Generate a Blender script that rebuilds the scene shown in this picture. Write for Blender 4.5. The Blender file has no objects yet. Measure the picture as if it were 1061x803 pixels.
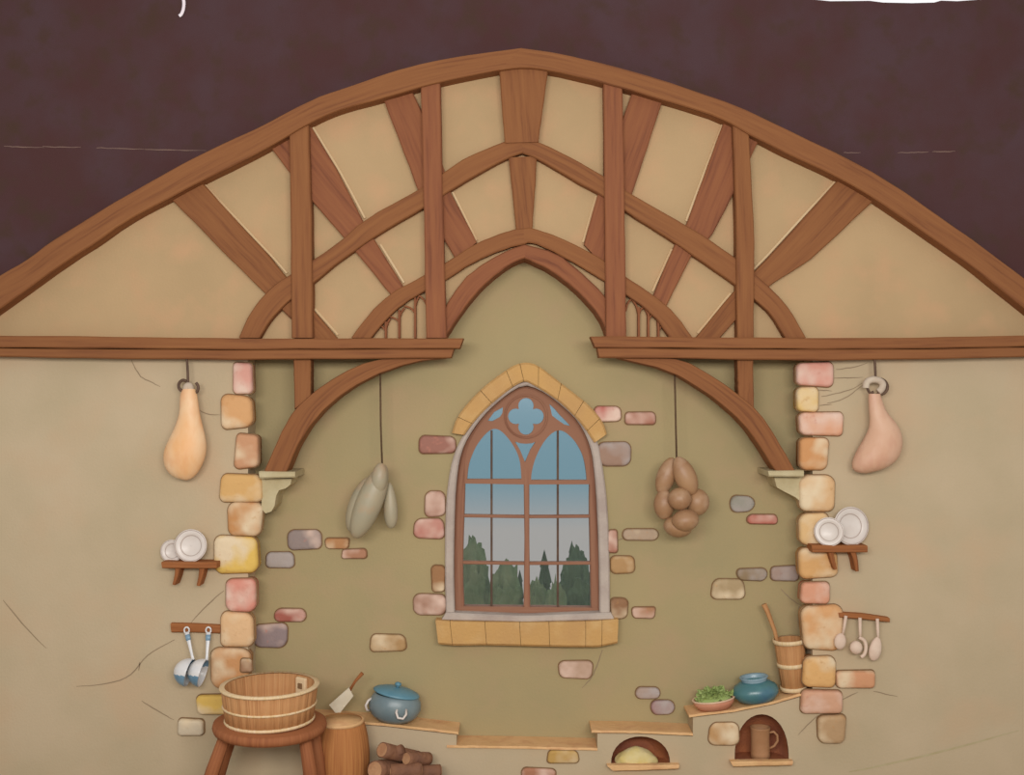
import bpy, bmesh, math, random
from mathutils import Vector, Matrix, noise
from mathutils.geometry import tessellate_polygon
random.seed(7)
scene = bpy.context.scene
C = scene.collection
PI = math.pi
D = 7.0            # camera distance from the front wall plane (Y = 0)
CZ = 2.66          # camera height
BK = 0.20          # back wall of the recess

def at(x, y, Y=0.0):
    k = (D + Y) / D / 160.0
    return Vector(((x - 530.5) * k, Y, CZ - (y - 401.5) * k))
def sz(p, Y=0.0):
    return p / 160.0 * (D + Y) / D
def lin(c):
    r = []
    for v in c[:3]:
        v = v / 255.0
        r.append(v / 12.92 if v <= 0.04045 else ((v + 0.055) / 1.055) ** 2.4)
    return (r[0], r[1], r[2], 1.0)

# ------------------------------------------------------------------ materials
def base_mat(name):
    m = bpy.data.materials.new(name); m.use_nodes = True
    nt = m.node_tree
    return m, nt, nt.nodes['Principled BSDF']
def nd(nt, t, **kw):
    n = nt.nodes.new(t)
    for k, v in kw.items():
        setattr(n, k, v)
    return n
def mottled(name, c1, c2, scale=2.0, rough=0.85, bump=0.15, bscale=60, c3=None, s3=9.0, spec=0.2, stretch=(1, 1, 1)):
    m, nt, b = base_mat(name)
    tc = nd(nt, 'ShaderNodeTexCoord'); mp = nd(nt, 'ShaderNodeMapping')
    mp.inputs['Scale'].default_value = stretch
    nt.links.new(tc.outputs['Object'], mp.inputs[0])
    n1 = nd(nt, 'ShaderNodeTexNoise'); n1.inputs['Scale'].default_value = scale; n1.inputs['Detail'].default_value = 4
    nt.links.new(mp.outputs[0], n1.inputs['Vector'])
    r = nd(nt, 'ShaderNodeValToRGB')
    r.color_ramp.elements[0].position = 0.35; r.color_ramp.elements[0].color = lin(c1)
    r.color_ramp.elements[1].position = 0.65; r.color_ramp.elements[1].color = lin(c2)
    nt.links.new(n1.outputs[0], r.inputs[0])
    out = r.outputs[0]
    if c3:
        n3 = nd(nt, 'ShaderNodeTexNoise'); n3.inputs['Scale'].default_value = s3; n3.inputs['Detail'].default_value = 3
        nt.links.new(mp.outputs[0], n3.inputs['Vector'])
        rr = nd(nt, 'ShaderNodeValToRGB')
        rr.color_ramp.elements[0].position = 0.5; rr.color_ramp.elements[0].color = (0, 0, 0, 1)
        rr.color_ramp.elements[1].position = 0.75; rr.color_ramp.elements[1].color = (1, 1, 1, 1)
        nt.links.new(n3.outputs[0], rr.inputs[0])
        mx = nd(nt, 'ShaderNodeMix', data_type='RGBA')
        nt.links.new(rr.outputs[0], mx.inputs[0]); nt.links.new(out, mx.inputs[6]); mx.inputs[7].default_value = lin(c3)
        out = mx.outputs[2]
    nt.links.new(out, b.inputs['Base Color'])
    b.inputs['Roughness'].default_value = rough
    b.inputs['Specular IOR Level'].default_value = spec
    if bump:
        n2 = nd(nt, 'ShaderNodeTexNoise'); n2.inputs['Scale'].default_value = bscale; n2.inputs['Detail'].default_value = 3
        nt.links.new(tc.outputs['Object'], n2.inputs['Vector'])
        bp = nd(nt, 'ShaderNodeBump'); bp.inputs['Strength'].default_value = bump; bp.inputs['Distance'].default_value = 0.02
        nt.links.new(n2.outputs[0], bp.inputs['Height']); nt.links.new(bp.outputs[0], b.inputs['Normal'])
    return m
def timber(name, c1, c2, c3):
    """grain runs along the UV u direction (metres)"""
    m, nt, b = base_mat(name)
    uv = nd(nt, 'ShaderNodeUVMap'); mp = nd(nt, 'ShaderNodeMapping'); mp.inputs['Scale'].default_value = (1.2, 22, 1)
    oi = nd(nt, 'ShaderNodeObjectInfo'); ml = nd(nt, 'ShaderNodeMath', operation='MULTIPLY'); ml.inputs[1].default_value = 37
    nt.links.new(oi.outputs['Random'], ml.inputs[0])
    nt.links.new(uv.outputs[0], mp.inputs[0]); nt.links.new(ml.outputs[0], mp.inputs['Location'])
    n1 = nd(nt, 'ShaderNodeTexNoise'); n1.inputs['Scale'].default_value = 1.6; n1.inputs['Detail'].default_value = 5; n1.inputs['Roughness'].default_value = 0.6
    nt.links.new(mp.outputs[0], n1.inputs['Vector'])
    r = nd(nt, 'ShaderNodeValToRGB'); e = r.color_ramp.elements
    e[0].position = 0.28; e[0].color = lin(c3); e[1].position = 0.72; e[1].color = lin(c2)
    x = e.new(0.45); x.color = lin(c1)
    nt.links.new(n1.outputs[0], r.inputs[0]); nt.links.new(r.outputs[0], b.inputs['Base Color'])
    b.inputs['Roughness'].default_value = 0.75; b.inputs['Specular IOR Level'].default_value = 0.2
    bp = nd(nt, 'ShaderNodeBump'); bp.inputs['Strength'].default_value = 0.25; bp.inputs['Distance'].default_value = 0.01
    nt.links.new(n1.outputs[0], bp.inputs['Height']); nt.links.new(bp.outputs[0], b.inputs['Normal'])
    return m
def stone_mat(name, second, speck):
    """main colour from the object's own colour, veined with a second mineral colour"""
    m, nt, b = base_mat(name)
    oi = nd(nt, 'ShaderNodeObjectInfo'); tc = nd(nt, 'ShaderNodeTexCoord')
    ml = nd(nt, 'ShaderNodeMath', operation='MULTIPLY'); ml.inputs[1].default_value = 91
    nt.links.new(oi.outputs['Random'], ml.inputs[0])
    ad = nd(nt, 'ShaderNodeVectorMath', operation='ADD')
    nt.links.new(tc.outputs['Object'], ad.inputs[0]); nt.links.new(ml.outputs[0], ad.inputs[1])
    n1 = nd(nt, 'ShaderNodeTexNoise'); n1.inputs['Scale'].default_value = 5.5; n1.inputs['Detail'].default_value = 2
    nt.links.new(ad.outputs[0], n1.inputs['Vector'])
    r = nd(nt, 'ShaderNodeValToRGB')
    r.color_ramp.elements[0].position = 0.42; r.color_ramp.elements[0].color = (0, 0, 0, 1)
    r.color_ramp.elements[1].position = 0.68; r.color_ramp.elements[1].color = (1, 1, 1, 1)
    nt.links.new(n1.outputs[0], r.inputs[0])
    mx = nd(nt, 'ShaderNodeMix', data_type='RGBA')
    nt.links.new(r.outputs[0], mx.inputs[0]); nt.links.new(oi.outputs['Color'], mx.inputs[6]); mx.inputs[7].default_value = lin(second)
    n2 = nd(nt, 'ShaderNodeTexNoise'); n2.inputs['Scale'].default_value = 24; n2.inputs['Detail'].default_value = 3
    nt.links.new(ad.outputs[0], n2.inputs['Vector'])
    r2 = nd(nt, 'ShaderNodeValToRGB')
    r2.color_ramp.elements[0].position = 0.62; r2.color_ramp.elements[0].color = (0, 0, 0, 1)
    r2.color_ramp.elements[1].position = 0.78; r2.color_ramp.elements[1].color = (0.55, 0.55, 0.55, 1)
    nt.links.new(n2.outputs[0], r2.inputs[0])
    m2 = nd(nt, 'ShaderNodeMix', data_type='RGBA')
    nt.links.new(r2.outputs[0], m2.inputs[0]); nt.links.new(mx.outputs[2], m2.inputs[6]); m2.inputs[7].default_value = lin(speck)
    nt.links.new(m2.outputs[2], b.inputs['Base Color'])
    b.inputs['Roughness'].default_value = 0.8; b.inputs['Specular IOR Level'].default_value = 0.25
    bp = nd(nt, 'ShaderNodeBump'); bp.inputs['Strength'].default_value = 0.3; bp.inputs['Distance'].default_value = 0.02
    nt.links.new(n2.outputs[0], bp.inputs['Height']); nt.links.new(bp.outputs[0], b.inputs['Normal'])
    return m

M = {}
M['plaster'] = mottled('beige plaster', (194, 174, 144), (184, 166, 135), 1.5, bump=0.10, c3=(194, 168, 136), s3=2.2)
M['olive'] = mottled('olive plaster', (170, 152, 112), (163, 148, 110), 1.6, bump=0.10, c3=(173, 150, 114), s3=3.5)
M['tan'] = mottled('tan gable plaster', (186, 156, 117), (178, 150, 112), 1.8, bump=0.10, c3=(192, 154, 116), s3=4.0)
M['dark'] = mottled('dark brown cloth', (80, 54, 53), (82, 61, 64), 2.4, rough=0.95, bump=0.08, bscale=140, c3=(77, 57, 50), s3=7, spec=0.05)
M['scuff'] = mottled('pale scuff', (112, 88, 82), (138, 112, 98), 9, bump=0)
M['crack'] = mottled('hairline crack', (140, 120, 96), (152, 132, 106), 9, bump=0)
M['fold'] = mottled('pale crease', (186, 172, 138), (176, 160, 122), 9, bump=0)
M['mortar'] = mottled('dark mortar', (128, 98, 68), (138, 108, 76), 12, bump=0.2)
M['wood'] = timber('brown oak timber', (135, 86, 52), (145, 95, 57), (115, 70, 44))
M['wood_red'] = timber('reddish oak timber', (137, 84, 56), (147, 93, 60), (116, 69, 48))
M['wood_lit_edge'] = timber('painted lit edge', (206, 176, 134), (214, 188, 150), (190, 150, 112))
M['wood_shelf'] = timber('shelf wood', (150, 92, 52), (166, 108, 66), (118, 70, 42))
M['stave'] = timber('tub stave wood', (184, 132, 86), (200, 152, 104), (152, 100, 62))
M['stave_dark'] = timber('barrel stave wood', (174, 114, 66), (192, 134, 80), (146, 84, 54))
M['stool_wood'] = timber('dark stool wood', (150, 92, 58), (166, 106, 68), (126, 74, 48))
M['window_wood'] = timber('weathered window wood', (146, 102, 80), (156, 114, 90), (128, 86, 66))
M['hoop'] = timber('pale hoop wood', (222, 194, 150), (232, 208, 176), (206, 168, 110))
M['ledge'] = mottled('worn tan ledge stone', (226, 182, 132), (216, 172, 120), 5, bump=0.25, bscale=40, c3=(206, 156, 112))
M['cream_stone'] = stone_mat('cream stone', (226, 204, 170), (190, 140, 88))
M['pink_stone'] = stone_mat('pink stone', (226, 196, 178), (196, 130, 112))
M['grey_stone'] = stone_mat('grey stone', (176, 164, 158), (150, 120, 110))
M['grey_jamb'] = mottled('grey dressed stone', (172, 156, 146), (188, 174, 162), 6, bump=0.25)
M['hood'] = mottled('golden hood stone', (200, 157, 98), (192, 150, 98), 4, bump=0.25, c3=(206, 168, 114), s3=6)
M['corbel'] = mottled('pale corbel stone', (196, 182, 146), (182, 166, 128), 7, bump=0.25)
M['soot'] = mottled('sooty oven lining', (160, 98, 62), (142, 86, 64), 6, bump=0.3)
M['ham'] = mottled('cured ham skin', (232, 176, 120), (238, 204, 164), 6, rough=0.5, bump=0.1, bscale=30, c3=(222, 156, 104), s3=8, spec=0.4, stretch=(1, 1, .45))
M['ham_pink'] = mottled('pink ham skin', (206, 160, 130), (216, 178, 150), 6, rough=0.5, bump=0.12, bscale=30, c3=(196, 142, 118), s3=9, spec=0.4, stretch=(1, 1, .4))
M['bone'] = mottled('pale knuckle bone', (206, 190, 170), (190, 170, 150), 12, bump=0.2)
M['iron'] = mottled('dark iron', (86, 66, 54), (104, 80, 64), 12, rough=0.5, bump=0.1)
M['rope'] = mottled('dark twine', (104, 82, 60), (88, 68, 50), 30, bump=0.3)
M['gourd'] = mottled('grey green gourd skin', (170, 156, 128), (158, 150, 126), 5, rough=0.45, bump=0.06, c3=(178, 146, 114), s3=6, spec=0.45)
M['gourd_brown'] = mottled('brown gourd skin', (168, 130, 94), (152, 112, 80), 6, rough=0.45, bump=0.06, c3=(186, 154, 124), s3=7, spec=0.45)
M['china'] = mottled('off white china', (222, 212, 204), (214, 202, 192), 8, rough=0.35, bump=0, spec=0.5)
M['china_line'] = mottled('grey plate ring', (186, 168, 156), (176, 158, 148), 12, rough=0.5, bump=0)
M['enamel'] = mottled('white enamel', (226, 222, 218), (212, 212, 214), 10, rough=0.3, bump=0, spec=0.5)
M['enamel_blue'] = mottled('blue enamel', (98, 134, 158), (126, 156, 176), 14, rough=0.3, bump=0, spec=0.5)
M['utensil'] = mottled('pinkish white utensil', (222, 198, 178), (212, 184, 164), 14, rough=0.5, bump=0)
M['pot'] = mottled('blue grey glazed pot', (108, 126, 132), (126, 140, 142), 7, rough=0.35, bump=0.05, spec=0.5)
M['pot_lid'] = mottled('blue glazed lid', (86, 132, 150), (98, 142, 158), 9, rough=0.35, bump=0.05, spec=0.5)
M['jar'] = mottled('teal glazed jar', (66, 110, 116), (82, 128, 130), 7, rough=0.3, bump=0.05, c3=(60, 96, 126), s3=5, spec=0.6)
M['jar_rim'] = mottled('pale blue jar rim', (140, 164, 174), (120, 148, 164), 10, rough=0.3, bump=0, spec=0.6)
M['bowl'] = mottled('pinkish clay bowl', (206, 146, 116), (196, 132, 104), 7, rough=0.6, bump=0.1)
M['bowl_rim'] = mottled('pale bowl rim', (222, 190, 160), (214, 178, 150), 9, bump=0.1)
M['greens'] = mottled('green leaves', (150, 166, 98), (166, 180, 116), 12, bump=0.1)
M['bread'] = mottled('pale yellow dough', (212, 190, 120), (220, 204, 160), 7, bump=0.2, c3=(200, 176, 92), s3=6)
M['bark'] = mottled('brown log bark', (142, 100, 74), (124, 88, 70), 9, bump=0.6, bscale=35)
M['log_end'] = mottled('pale cut log end', (190, 146, 108), (172, 126, 92), 14, bump=0.3)
M['tankard'] = mottled('brown clay tankard', (160, 116, 80), (176, 132, 96), 6, rough=0.5, bump=0.1)
M['blade'] = mottled('whitish blade', (222, 212, 190), (206, 194, 168), 10, rough=0.4, bump=0.05)
M['gleam'] = mottled('white tear gleam', (250, 240, 244), (240, 226, 232), 10, bump=0)
M['flag'] = mottled('brown stone floor', (150, 130, 102), (136, 118, 92), 3, bump=0.3)
M['earth'] = mottled('grassy earth', (96, 110, 66), (112, 122, 78), 4, bump=0.3)
M['conifer'] = mottled('dark conifer needles', (78, 104, 78), (104, 128, 94), 6, bump=0.4, bscale=30)
M['bush'] = mottled('grey green bush leaves', (108, 132, 92), (146, 156, 120), 5, bump=0.4, bscale=30)
m, nt, b = base_mat('window glass'); M['glass'] = m
nt.nodes.remove(b)
tr = nd(nt, 'ShaderNodeBsdfTransparent'); gl = nd(nt, 'ShaderNodeBsdfGlossy'); gl.inputs['Roughness'].default_value = 0.15
tr.inputs[0].default_value = (0.93, 0.96, 0.97, 1)
mx = nd(nt, 'ShaderNodeMixShader'); mx.inputs[0].default_value = 0.06
nt.links.new(tr.outputs[0], mx.inputs[1]); nt.links.new(gl.outputs[0], mx.inputs[2])
nt.links.new(mx.outputs[0], nt.nodes['Material Output'].inputs[0])

# ------------------------------------------------------------------ object helpers
def link(name, bm, mats, parent=None, smooth=False, loc=None):
    bmesh.ops.recalc_face_normals(bm, faces=bm.faces)
    me = bpy.data.meshes.new(name)
    if loc is not None:
        bmesh.ops.translate(bm, verts=bm.verts, vec=-Vector(loc))
    bm.to_mesh(me); bm.free()
    if not isinstance(mats, (list, tuple)): mats = [mats]
    for mm in mats: me.materials.append(M[mm] if isinstance(mm, str) else mm)
    if smooth:
        for p in me.polygons: p.use_smooth = True
    o = bpy.data.objects.new(name, me); C.objects.link(o)
    if loc is not None: o.location = loc
    if parent: o.parent = parent
    return o
def tag(o, label, cat, group=None):
    o['label'] = label; o['category'] = cat
    if group: o['group'] = group
    return o
def structure(o):
    o['kind'] = 'structure'; return o
def thing(name, label, cat, loc=(0, 0, 0), group=None, rot=(0, 0, 0)):
    o = bpy.data.objects.new(name, None); C.objects.link(o)
    o.location = loc; o.rotation_euler = rot; o.empty_display_size = 0.1
    return tag(o, label, cat, group)
def part(name, bm, mats, parent, smooth=False, rebase=True):
    """part mesh given in world coordinates is moved into its parent's frame (parents are placed, unrotated or rotated)"""
    if rebase:
        bmesh.ops.transform(bm, matrix=parent_matrix(parent).inverted(), verts=bm.verts)
    return link(name, bm, mats, parent, smooth)
def parent_matrix(o):
    m = Matrix.Translation(o.location) @ o.rotation_euler.to_matrix().to_4x4()
    return parent_matrix(o.parent) @ m if o.parent else m

def resample(pts, n):
    pts = [Vector(p) for p in pts]
    d = [0]
    for a, b2 in zip(pts, pts[1:]): d.append(d[-1] + (b2 - a).length)
    out = []
    for i in range(n + 1):
        t = d[-1] * i / n
        k = 0
        while k < len(d) - 2 and d[k + 1] < t: k += 1
        f = (t - d[k]) / max(1e-9, d[k + 1] - d[k])
        out.append(pts[k].lerp(pts[k + 1], f))
    return out
def smoothpts(pts, it=2):
    pts = [Vector(p) for p in pts]
    for _ in range(it):
        q = [pts[0]]
        for a, b2 in zip(pts, pts[1:]):
            q.append(a.lerp(b2, .25)); q.append(a.lerp(b2, .75))
        q.append(pts[-1]); pts = q
    return pts
def strip(L, R, Yf, Yb, n=24, ch=1.2, bm=None, smooth=0, wob=0.0, seam=None):
    """bar between two edge lines given in photo pixels on the plane Yf, front at Yf, back at Yb, chamfered front arrises"""
    bm = bm or bmesh.new()
    uvl = bm.loops.layers.uv.verify()
    if smooth: L, R = smoothpts(L, smooth), smoothpts(R, smooth)
    Lp, Rp = resample([Vector((p[0], p[1])) for p in L], n), resample([Vector((p[0], p[1])) for p in R], n)
    c = sz(ch, Yf); rings = []; us = []; u = 0; prev = None
    sd = random.uniform(0, 50)
    for i in range(n + 1):
        a, b2 = at(Lp[i].x, Lp[i].y, Yf), at(Rp[i].x, Rp[i].y, Yf)
        if wob:
            a += (a - b2).normalized() * wob * noise.noise(Vector((i * .35, sd, 0)))
            b2 += (b2 - a).normalized() * wob * noise.noise(Vector((i * .35, sd + 9, 0)))
        dv = b2 - a; w = dv.length
        if w < 1e-6: dv = Vector((1e-5, 0, 0)); w = 1e-5
        dn = dv / w; cc = min(c, w * .3)
        mid = (a + b2) / 2
        if prev is not None: u += (mid - prev).length
        prev = mid
        bk = Vector((0, Yb - Yf, 0)); f1 = Vector((0, min(cc, abs(Yb - Yf) * .4), 0))
        sec = [a + bk, a + f1, a + dn * cc, b2 - dn * cc, b2 + f1, b2 + bk]
        vs = [0, abs(Yb - Yf), abs(Yb - Yf) + cc, abs(Yb - Yf) + w - cc, abs(Yb - Yf) + w, 2 * abs(Yb - Yf) + w]
        rings.append([bm.verts.new(p) for p in sec]); us.append((u, vs))
    for i in range(n):
        for k in range(6):
            k2 = (k + 1) % 6
            f = bm.faces.new((rings[i][k], rings[i][k2], rings[i + 1][k2], rings[i + 1][k]))
            va, vb = us[i][1], us[i + 1][1]
            uvq = [(us[i][0], va[k]), (us[i][0], va[k2] if k2 else va[5] + .05), (us[i + 1][0], vb[k2] if k2 else vb[5] + .05), (us[i + 1][0], vb[k])]
            for l, q in zip(f.loops, uvq): l[uvl].uv = q
    for r_ in (rings[0], rings[-1]):
        f = bm.faces.new(r_)
        for l, v in zip(f.loops, r_): l[uvl].uv = (v.co.z * 3, v.co.x)
    return bm
def ribbon(pts, w, Yf, Yb, n=20, smooth=0, ch=.8, w2=None, bm=None, closed=False):
    """bar of width w px that follows a pixel line"""
    P = [Vector((p[0], p[1])) for p in pts]
    if smooth: P = smoothpts(P, smooth)
    P = resample(P, n); L, R = [], []
    for i, p in enumerate(P):
        t = (P[min(i + 1, n)] - P[max(i - 1, 0)]); t.normalize()
        nn = Vector((-t.y, t.x)); ww = w if w2 is None else w + (w2 - w) * i / n
        L.append(p - nn * ww / 2); R.append(p + nn * ww / 2)
    return strip(L, R, Yf, Yb, n, ch, bm)
def plate_poly(outer, holes, Y0, Y1, bm=None, Yp=None):
    """flat wall with holes, outlines in photo pixels on the plane Yp (default its front Y0)"""
    bm = bm or bmesh.new()
    Yp = Y0 if Yp is None else Yp
    loops = [[at(x, y, Yp) for x, y in lp] for lp in [outer] + list(holes)]
    flat = [p for lp in loops for p in lp]
    tris = tessellate_polygon([[Vector((p.x, p.z, 0)) for p in lp] for lp in loops])
    F = [bm.verts.new((p.x, Y0, p.z)) for p in flat]; B = [bm.verts.new((p.x, Y1, p.z)) for p in flat]
    for t in tris:
        try:
            bm.faces.new([F[i] for i in t]); bm.faces.new([B[i] for i in reversed(t)])
        except ValueError: pass
    k = 0
    for lp in loops:
        n = len(lp)
        for i in range(n):
            a, b2 = k + i, k + (i + 1) % n
            bm.faces.new((F[a], F[b2], B[b2], B[a]))
        k += n
    return bm
def crack(bm, pts, w, Y, mi=1):
    w *= .85
    """thin line of another colour lying in the wall face"""
    P = resample(smoothpts([Vector(p) for p in pts], 1), max(3, len(pts) * 3)); n = len(P) - 1
    pr = None
    for i, p in enumerate(P):
        t = (P[min(i + 1, n)] - P[max(i - 1, 0)]); t.normalize(); nn = Vector((-t.y, t.x))
        ww = w * (.35 + .65 * math.sin(PI * min(1, (i + .4) / n)) ** .6)
        q = p + nn * random.uniform(-.3, .3)
        a, b2 = at(*(q - nn * ww / 2), Y), at(*(q + nn * ww / 2), Y)
        cur = (bm.verts.new(a), bm.verts.new(b2))
        if pr:
            f = bm.faces.new((pr[0], pr[1], cur[1], cur[0])); f.material_index = mi
        pr = cur
def box(bm, c, s, rot=None, bev=0, seg=2, mi=0):
    r = bmesh.ops.create_cube(bm, size=1)
    vs = r['verts']
    for v in vs: v.co = Vector((v.co.x * s[0], v.co.y * s[1], v.co.z * s[2]))
    fs = set(f for v in vs for f in v.link_faces)
    if bev:
        es = list(set(e for v in vs for e in v.link_edges))
        g = bmesh.ops.bevel(bm, geom=es, offset=bev, segments=seg, profile=.5, affect='EDGES', clamp_overlap=True)
        fs = set(f for f in g['faces']) | set(f for v in g['verts'] for f in v.link_faces)
    vs = set(v for f in fs if f.is_valid for v in f.verts)
    for v in vs:
        if rot: v.co = rot @ v.co
        v.co += Vector(c)
    for f in fs:
        if f.is_valid: f.material_index = mi
    return vs
def lathe(bm, prof, seg=40, c=(0, 0, 0), sx=1, sy=1, groove=0, gd=0.03, mi=0, cap0=True, cap1=True, uvs=True):
    """profile of (radius, height) pairs spun about Z; groove>0 gives that many staves"""
    uvl = bm.loops.layers.uv.verify(); rings = []
    if groove: seg = groove * 4
    for r, z in prof:
        ring = []
        for k in range(seg):
            a = 2 * PI * k / seg
            rr = r * (1 - gd) if groove and k % 4 == 0 else r
            ring.append(bm.verts.new((c[0] + rr * math.cos(a) * sx, c[1] + rr * math.sin(a) * sy, c[2] + z)))
        rings.append(ring)
    s = 0
    for i in range(len(rings) - 1):
        ds = math.hypot(prof[i + 1][0] - prof[i][0], prof[i + 1][1] - prof[i][1])
        for k in range(seg):
            k2 = (k + 1) % seg
            try: f = bm.faces.new((rings[i][k], rings[i][k2], rings[i + 1][k2], rings[i + 1][k]))
            except ValueError: continue
            f.material_index = mi; f.smooth = True
            q = [(s, k * .06), (s, k * .06 + .06), (s + ds, k * .06 + .06), (s + ds, k * .06)]
            for l, uvq in zip(f.loops, q): l[uvl].uv = uvq
        s += ds
    if cap0: bm.faces.new(list(reversed(rings[0]))).material_index = mi
    if cap1: bm.faces.new(rings[-1]).material_index = mi
    return bm
def tube(bm, pts, r, seg=10, rs=None, fl=1.0, mi=0, caps=True):
    pts = [Vector(p) for p in pts]; rings = []; n = len(pts); uvl = bm.loops.layers.uv.verify()
    t0 = (pts[1] - pts[0]).normalized()
    up = Vector((0, 1, 0)) if abs(t0.y) < .9 else Vector((1, 0, 0))
    for i, p in enumerate(pts):
        t = (pts[min(i + 1, n - 1)] - pts[max(i - 1, 0)]).normalized()
        s = t.cross(up).normalized(); u = s.cross(t).normalized()
        rr = rs[i] if rs else r
        rings.append([bm.verts.new(p + s * rr * math.cos(2 * PI * k / seg) + u * rr * fl * math.sin(2 * PI * k / seg)) for k in range(seg)])
    d = 0
    for i in range(n - 1):
        dl = (pts[i + 1] - pts[i]).length
        for k in range(seg):
            f = bm.faces.new((rings[i][k], rings[i][(k + 1) % seg], rings[i + 1][(k + 1) % seg], rings[i + 1][k]))
            f.material_index = mi; f.smooth = True
            for l, q in zip(f.loops, [(d, k * .03), (d, k * .03 + .03), (d + dl, k * .03 + .03), (d + dl, k * .03)]): l[uvl].uv = q
        d += dl
    if caps:
        bm.faces.new(list(reversed(rings[0]))).material_index = mi; bm.faces.new(rings[-1]).material_index = mi
    return bm
def blob(bm, a, b2, r, r2=None, fl=.9, n=16, seg=20, belly=.5, mi=0):
    """rounded long fruit between two points, widest at belly"""
    a, b2 = Vector(a), Vector(b2); pts, rs = [], []
    for i in range(n + 1):
        t = i / n; th = PI * t
        s = math.sin(th) ** .75 if 0 < i < n else 0.06
        sk = math.exp(-((t - belly) / .75) ** 2)
        pts.append(a.lerp(b2, .5 - .5 * math.cos(th))); rs.append(max(.0015, r * s * sk))
    return tube(bm, pts, r, seg, rs, fl, mi)
def loft(bm, secs, seg=28, mi=0, flat_back=None):
    """secs: (centre Vector, rx, ry) horizontal ellipses stacked"""
    rings = []
    for c, rx, ry in secs:
        rings.append([bm.verts.new((c.x + rx * math.cos(2 * PI * k / seg), c.y + ry * math.sin(2 * PI * k / seg), c.z)) for k in range(seg)])
    for i in range(len(rings) - 1):
        for k in range(seg):
            f = bm.faces.new((rings[i][k], rings[i][(k + 1) % seg], rings[i + 1][(k + 1) % seg], rings[i + 1][k])); f.smooth = True; f.material_index = mi
    bm.faces.new(list(reversed(rings[0]))); bm.faces.new(rings[-1])
    return bm

# ------------------------------------------------------------------ the setting
XL, XR = -190, 1250
ARCH_L = [(448, 352), (466, 330), (483, 304), (506, 278), (543, 260)]
ARCH_R = [(580, 270), (607, 297), (630, 324), (643, 352)]
RAF_UP = [(-45, 315), (0, 285), (27, 270), (51, 251), (136, 198.5), (210, 158), (271, 131), (322, 103), (360, 90), (402, 75), (444, 64), (496, 55), (541, 49.5),
          (580, 55), (629, 66.5), (685, 82), (720, 94), (761, 108), (809, 131), (870, 160), (918, 185), (989, 235), (1012, 251), (1061, 288), (1100, 316)]
RAF_LO = [(-33, 343), (0, 319.5), (70, 269), (102, 250), (122, 234), (175, 205), (210, 187), (278, 153), (321, 127), (350, 114), (397, 102), (455, 84.5), (517, 73), (541, 69.5),
          (568, 72), (625, 85.5), (686, 103), (751, 123), (788, 146), (870, 184), (907, 206), (968, 248), (1009, 277), (1061, 319), (1092, 343)]
# gable infill above the hammer beams, open under the pointed arch
gab = [(XL, 358)] + ARCH_L[:0] + [(448, 358)] + ARCH_L + ARCH_R + [(643, 358), (XR, 358)]
mid_r = [((a[0] + b[0]) / 2, (a[1] + b[1]) / 2) for a, b in zip(RAF_UP, RAF_LO)]
mid_r = [p for p in mid_r if p[1] < 350]
structure(link('wall_gable', plate_poly(gab + list(reversed(mid_r)), [], 0.0, 0.2), 'tan'))
# dark upper wall behind the gable, its top edge sagging a little
top = [(XL, -4), (180, -3), (400, -4), (700, -4), (838, -1), (860, 1.2), (885, 1.0), (901, 0.8), (915, 2.6), (945, 3.2), (968, 2.6), (975, 0.6), (992, 1.2), (1036, -2), (1100, -3), (XR, -4)]
bmu = plate_poly(list(reversed(top)) + [(XL, 470)] + [(p[0], p[1] - 0) for p in [((a[0] + b[0]) / 2, (a[1] + b[1]) / 2 + 6) for a, b in zip(RAF_UP, RAF_LO)]] + [(XR, 470)], [], 0.1, 0.14)
for (x0, y0, x1, y1) in [(4, 151.5, 46, 153), (44, 152, 84, 152.4), (100, 153, 150, 154.6), (150, 154.8, 214, 156), (874, 158, 892, 158), (930, 158.2, 962, 157.4), (966, 157, 990, 156.6)]:
    crack(bmu, [(x0, y0), ((x0 + x1) / 2, (y0 + y1) / 2 + .4), (x1, y1)], 1.1, 0.098)
structure(link('wall_upper', bmu, ['dark', 'scuff']))
# left and right front walls
bml = plate_poly([(XL, 352), (257, 352), (257, 836), (XL, 836)], [], 0.0, BK)
for pts in [[(136, 373), (142, 385), (147, 392), (157, 396), (166, 401)], [(207, 425), (213, 429), (228, 430)], [(232, 612), (213, 628), (198, 645)],
            [(3, 622), (30, 654), (48, 672)], [(181, 663), (151, 679), (144, 690), (130, 704), (100, 710), (79, 711)], [(145, 686), (143.5, 695)],
            [(147, 726), (160, 735), (180, 746)]]:
    crack(bml, pts, 1.3, -0.0015)
structure(link('wall_left', bml, ['plaster', 'crack']))
bmr = plate_poly([(842, 352), (XR, 352), (XR, 836), (842, 836)], [], 0.0, BK)
for pts in [[(851, 411), (880, 405), (893, 397)], [(864, 392), (894, 391)], [(857, 418), (876, 413), (894, 399)], [(847, 741), (834, 754), (827, 762)], [(873, 725), (889, 717)],
            [(846, 404), (862, 405)], [(849, 420), (862, 419)], [(905, 716), (930, 722)], [(866, 383), (888, 380), (899, 376)]]:
    crack(bmr, pts, 1.2, -0.0015)
crack(bmr, [(880, 800), (956, 784), (1056, 757)], 2.6, -0.0015, 2)
structure(link('wall_right', bmr, ['plaster', 'crack', 'fold']))
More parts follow.
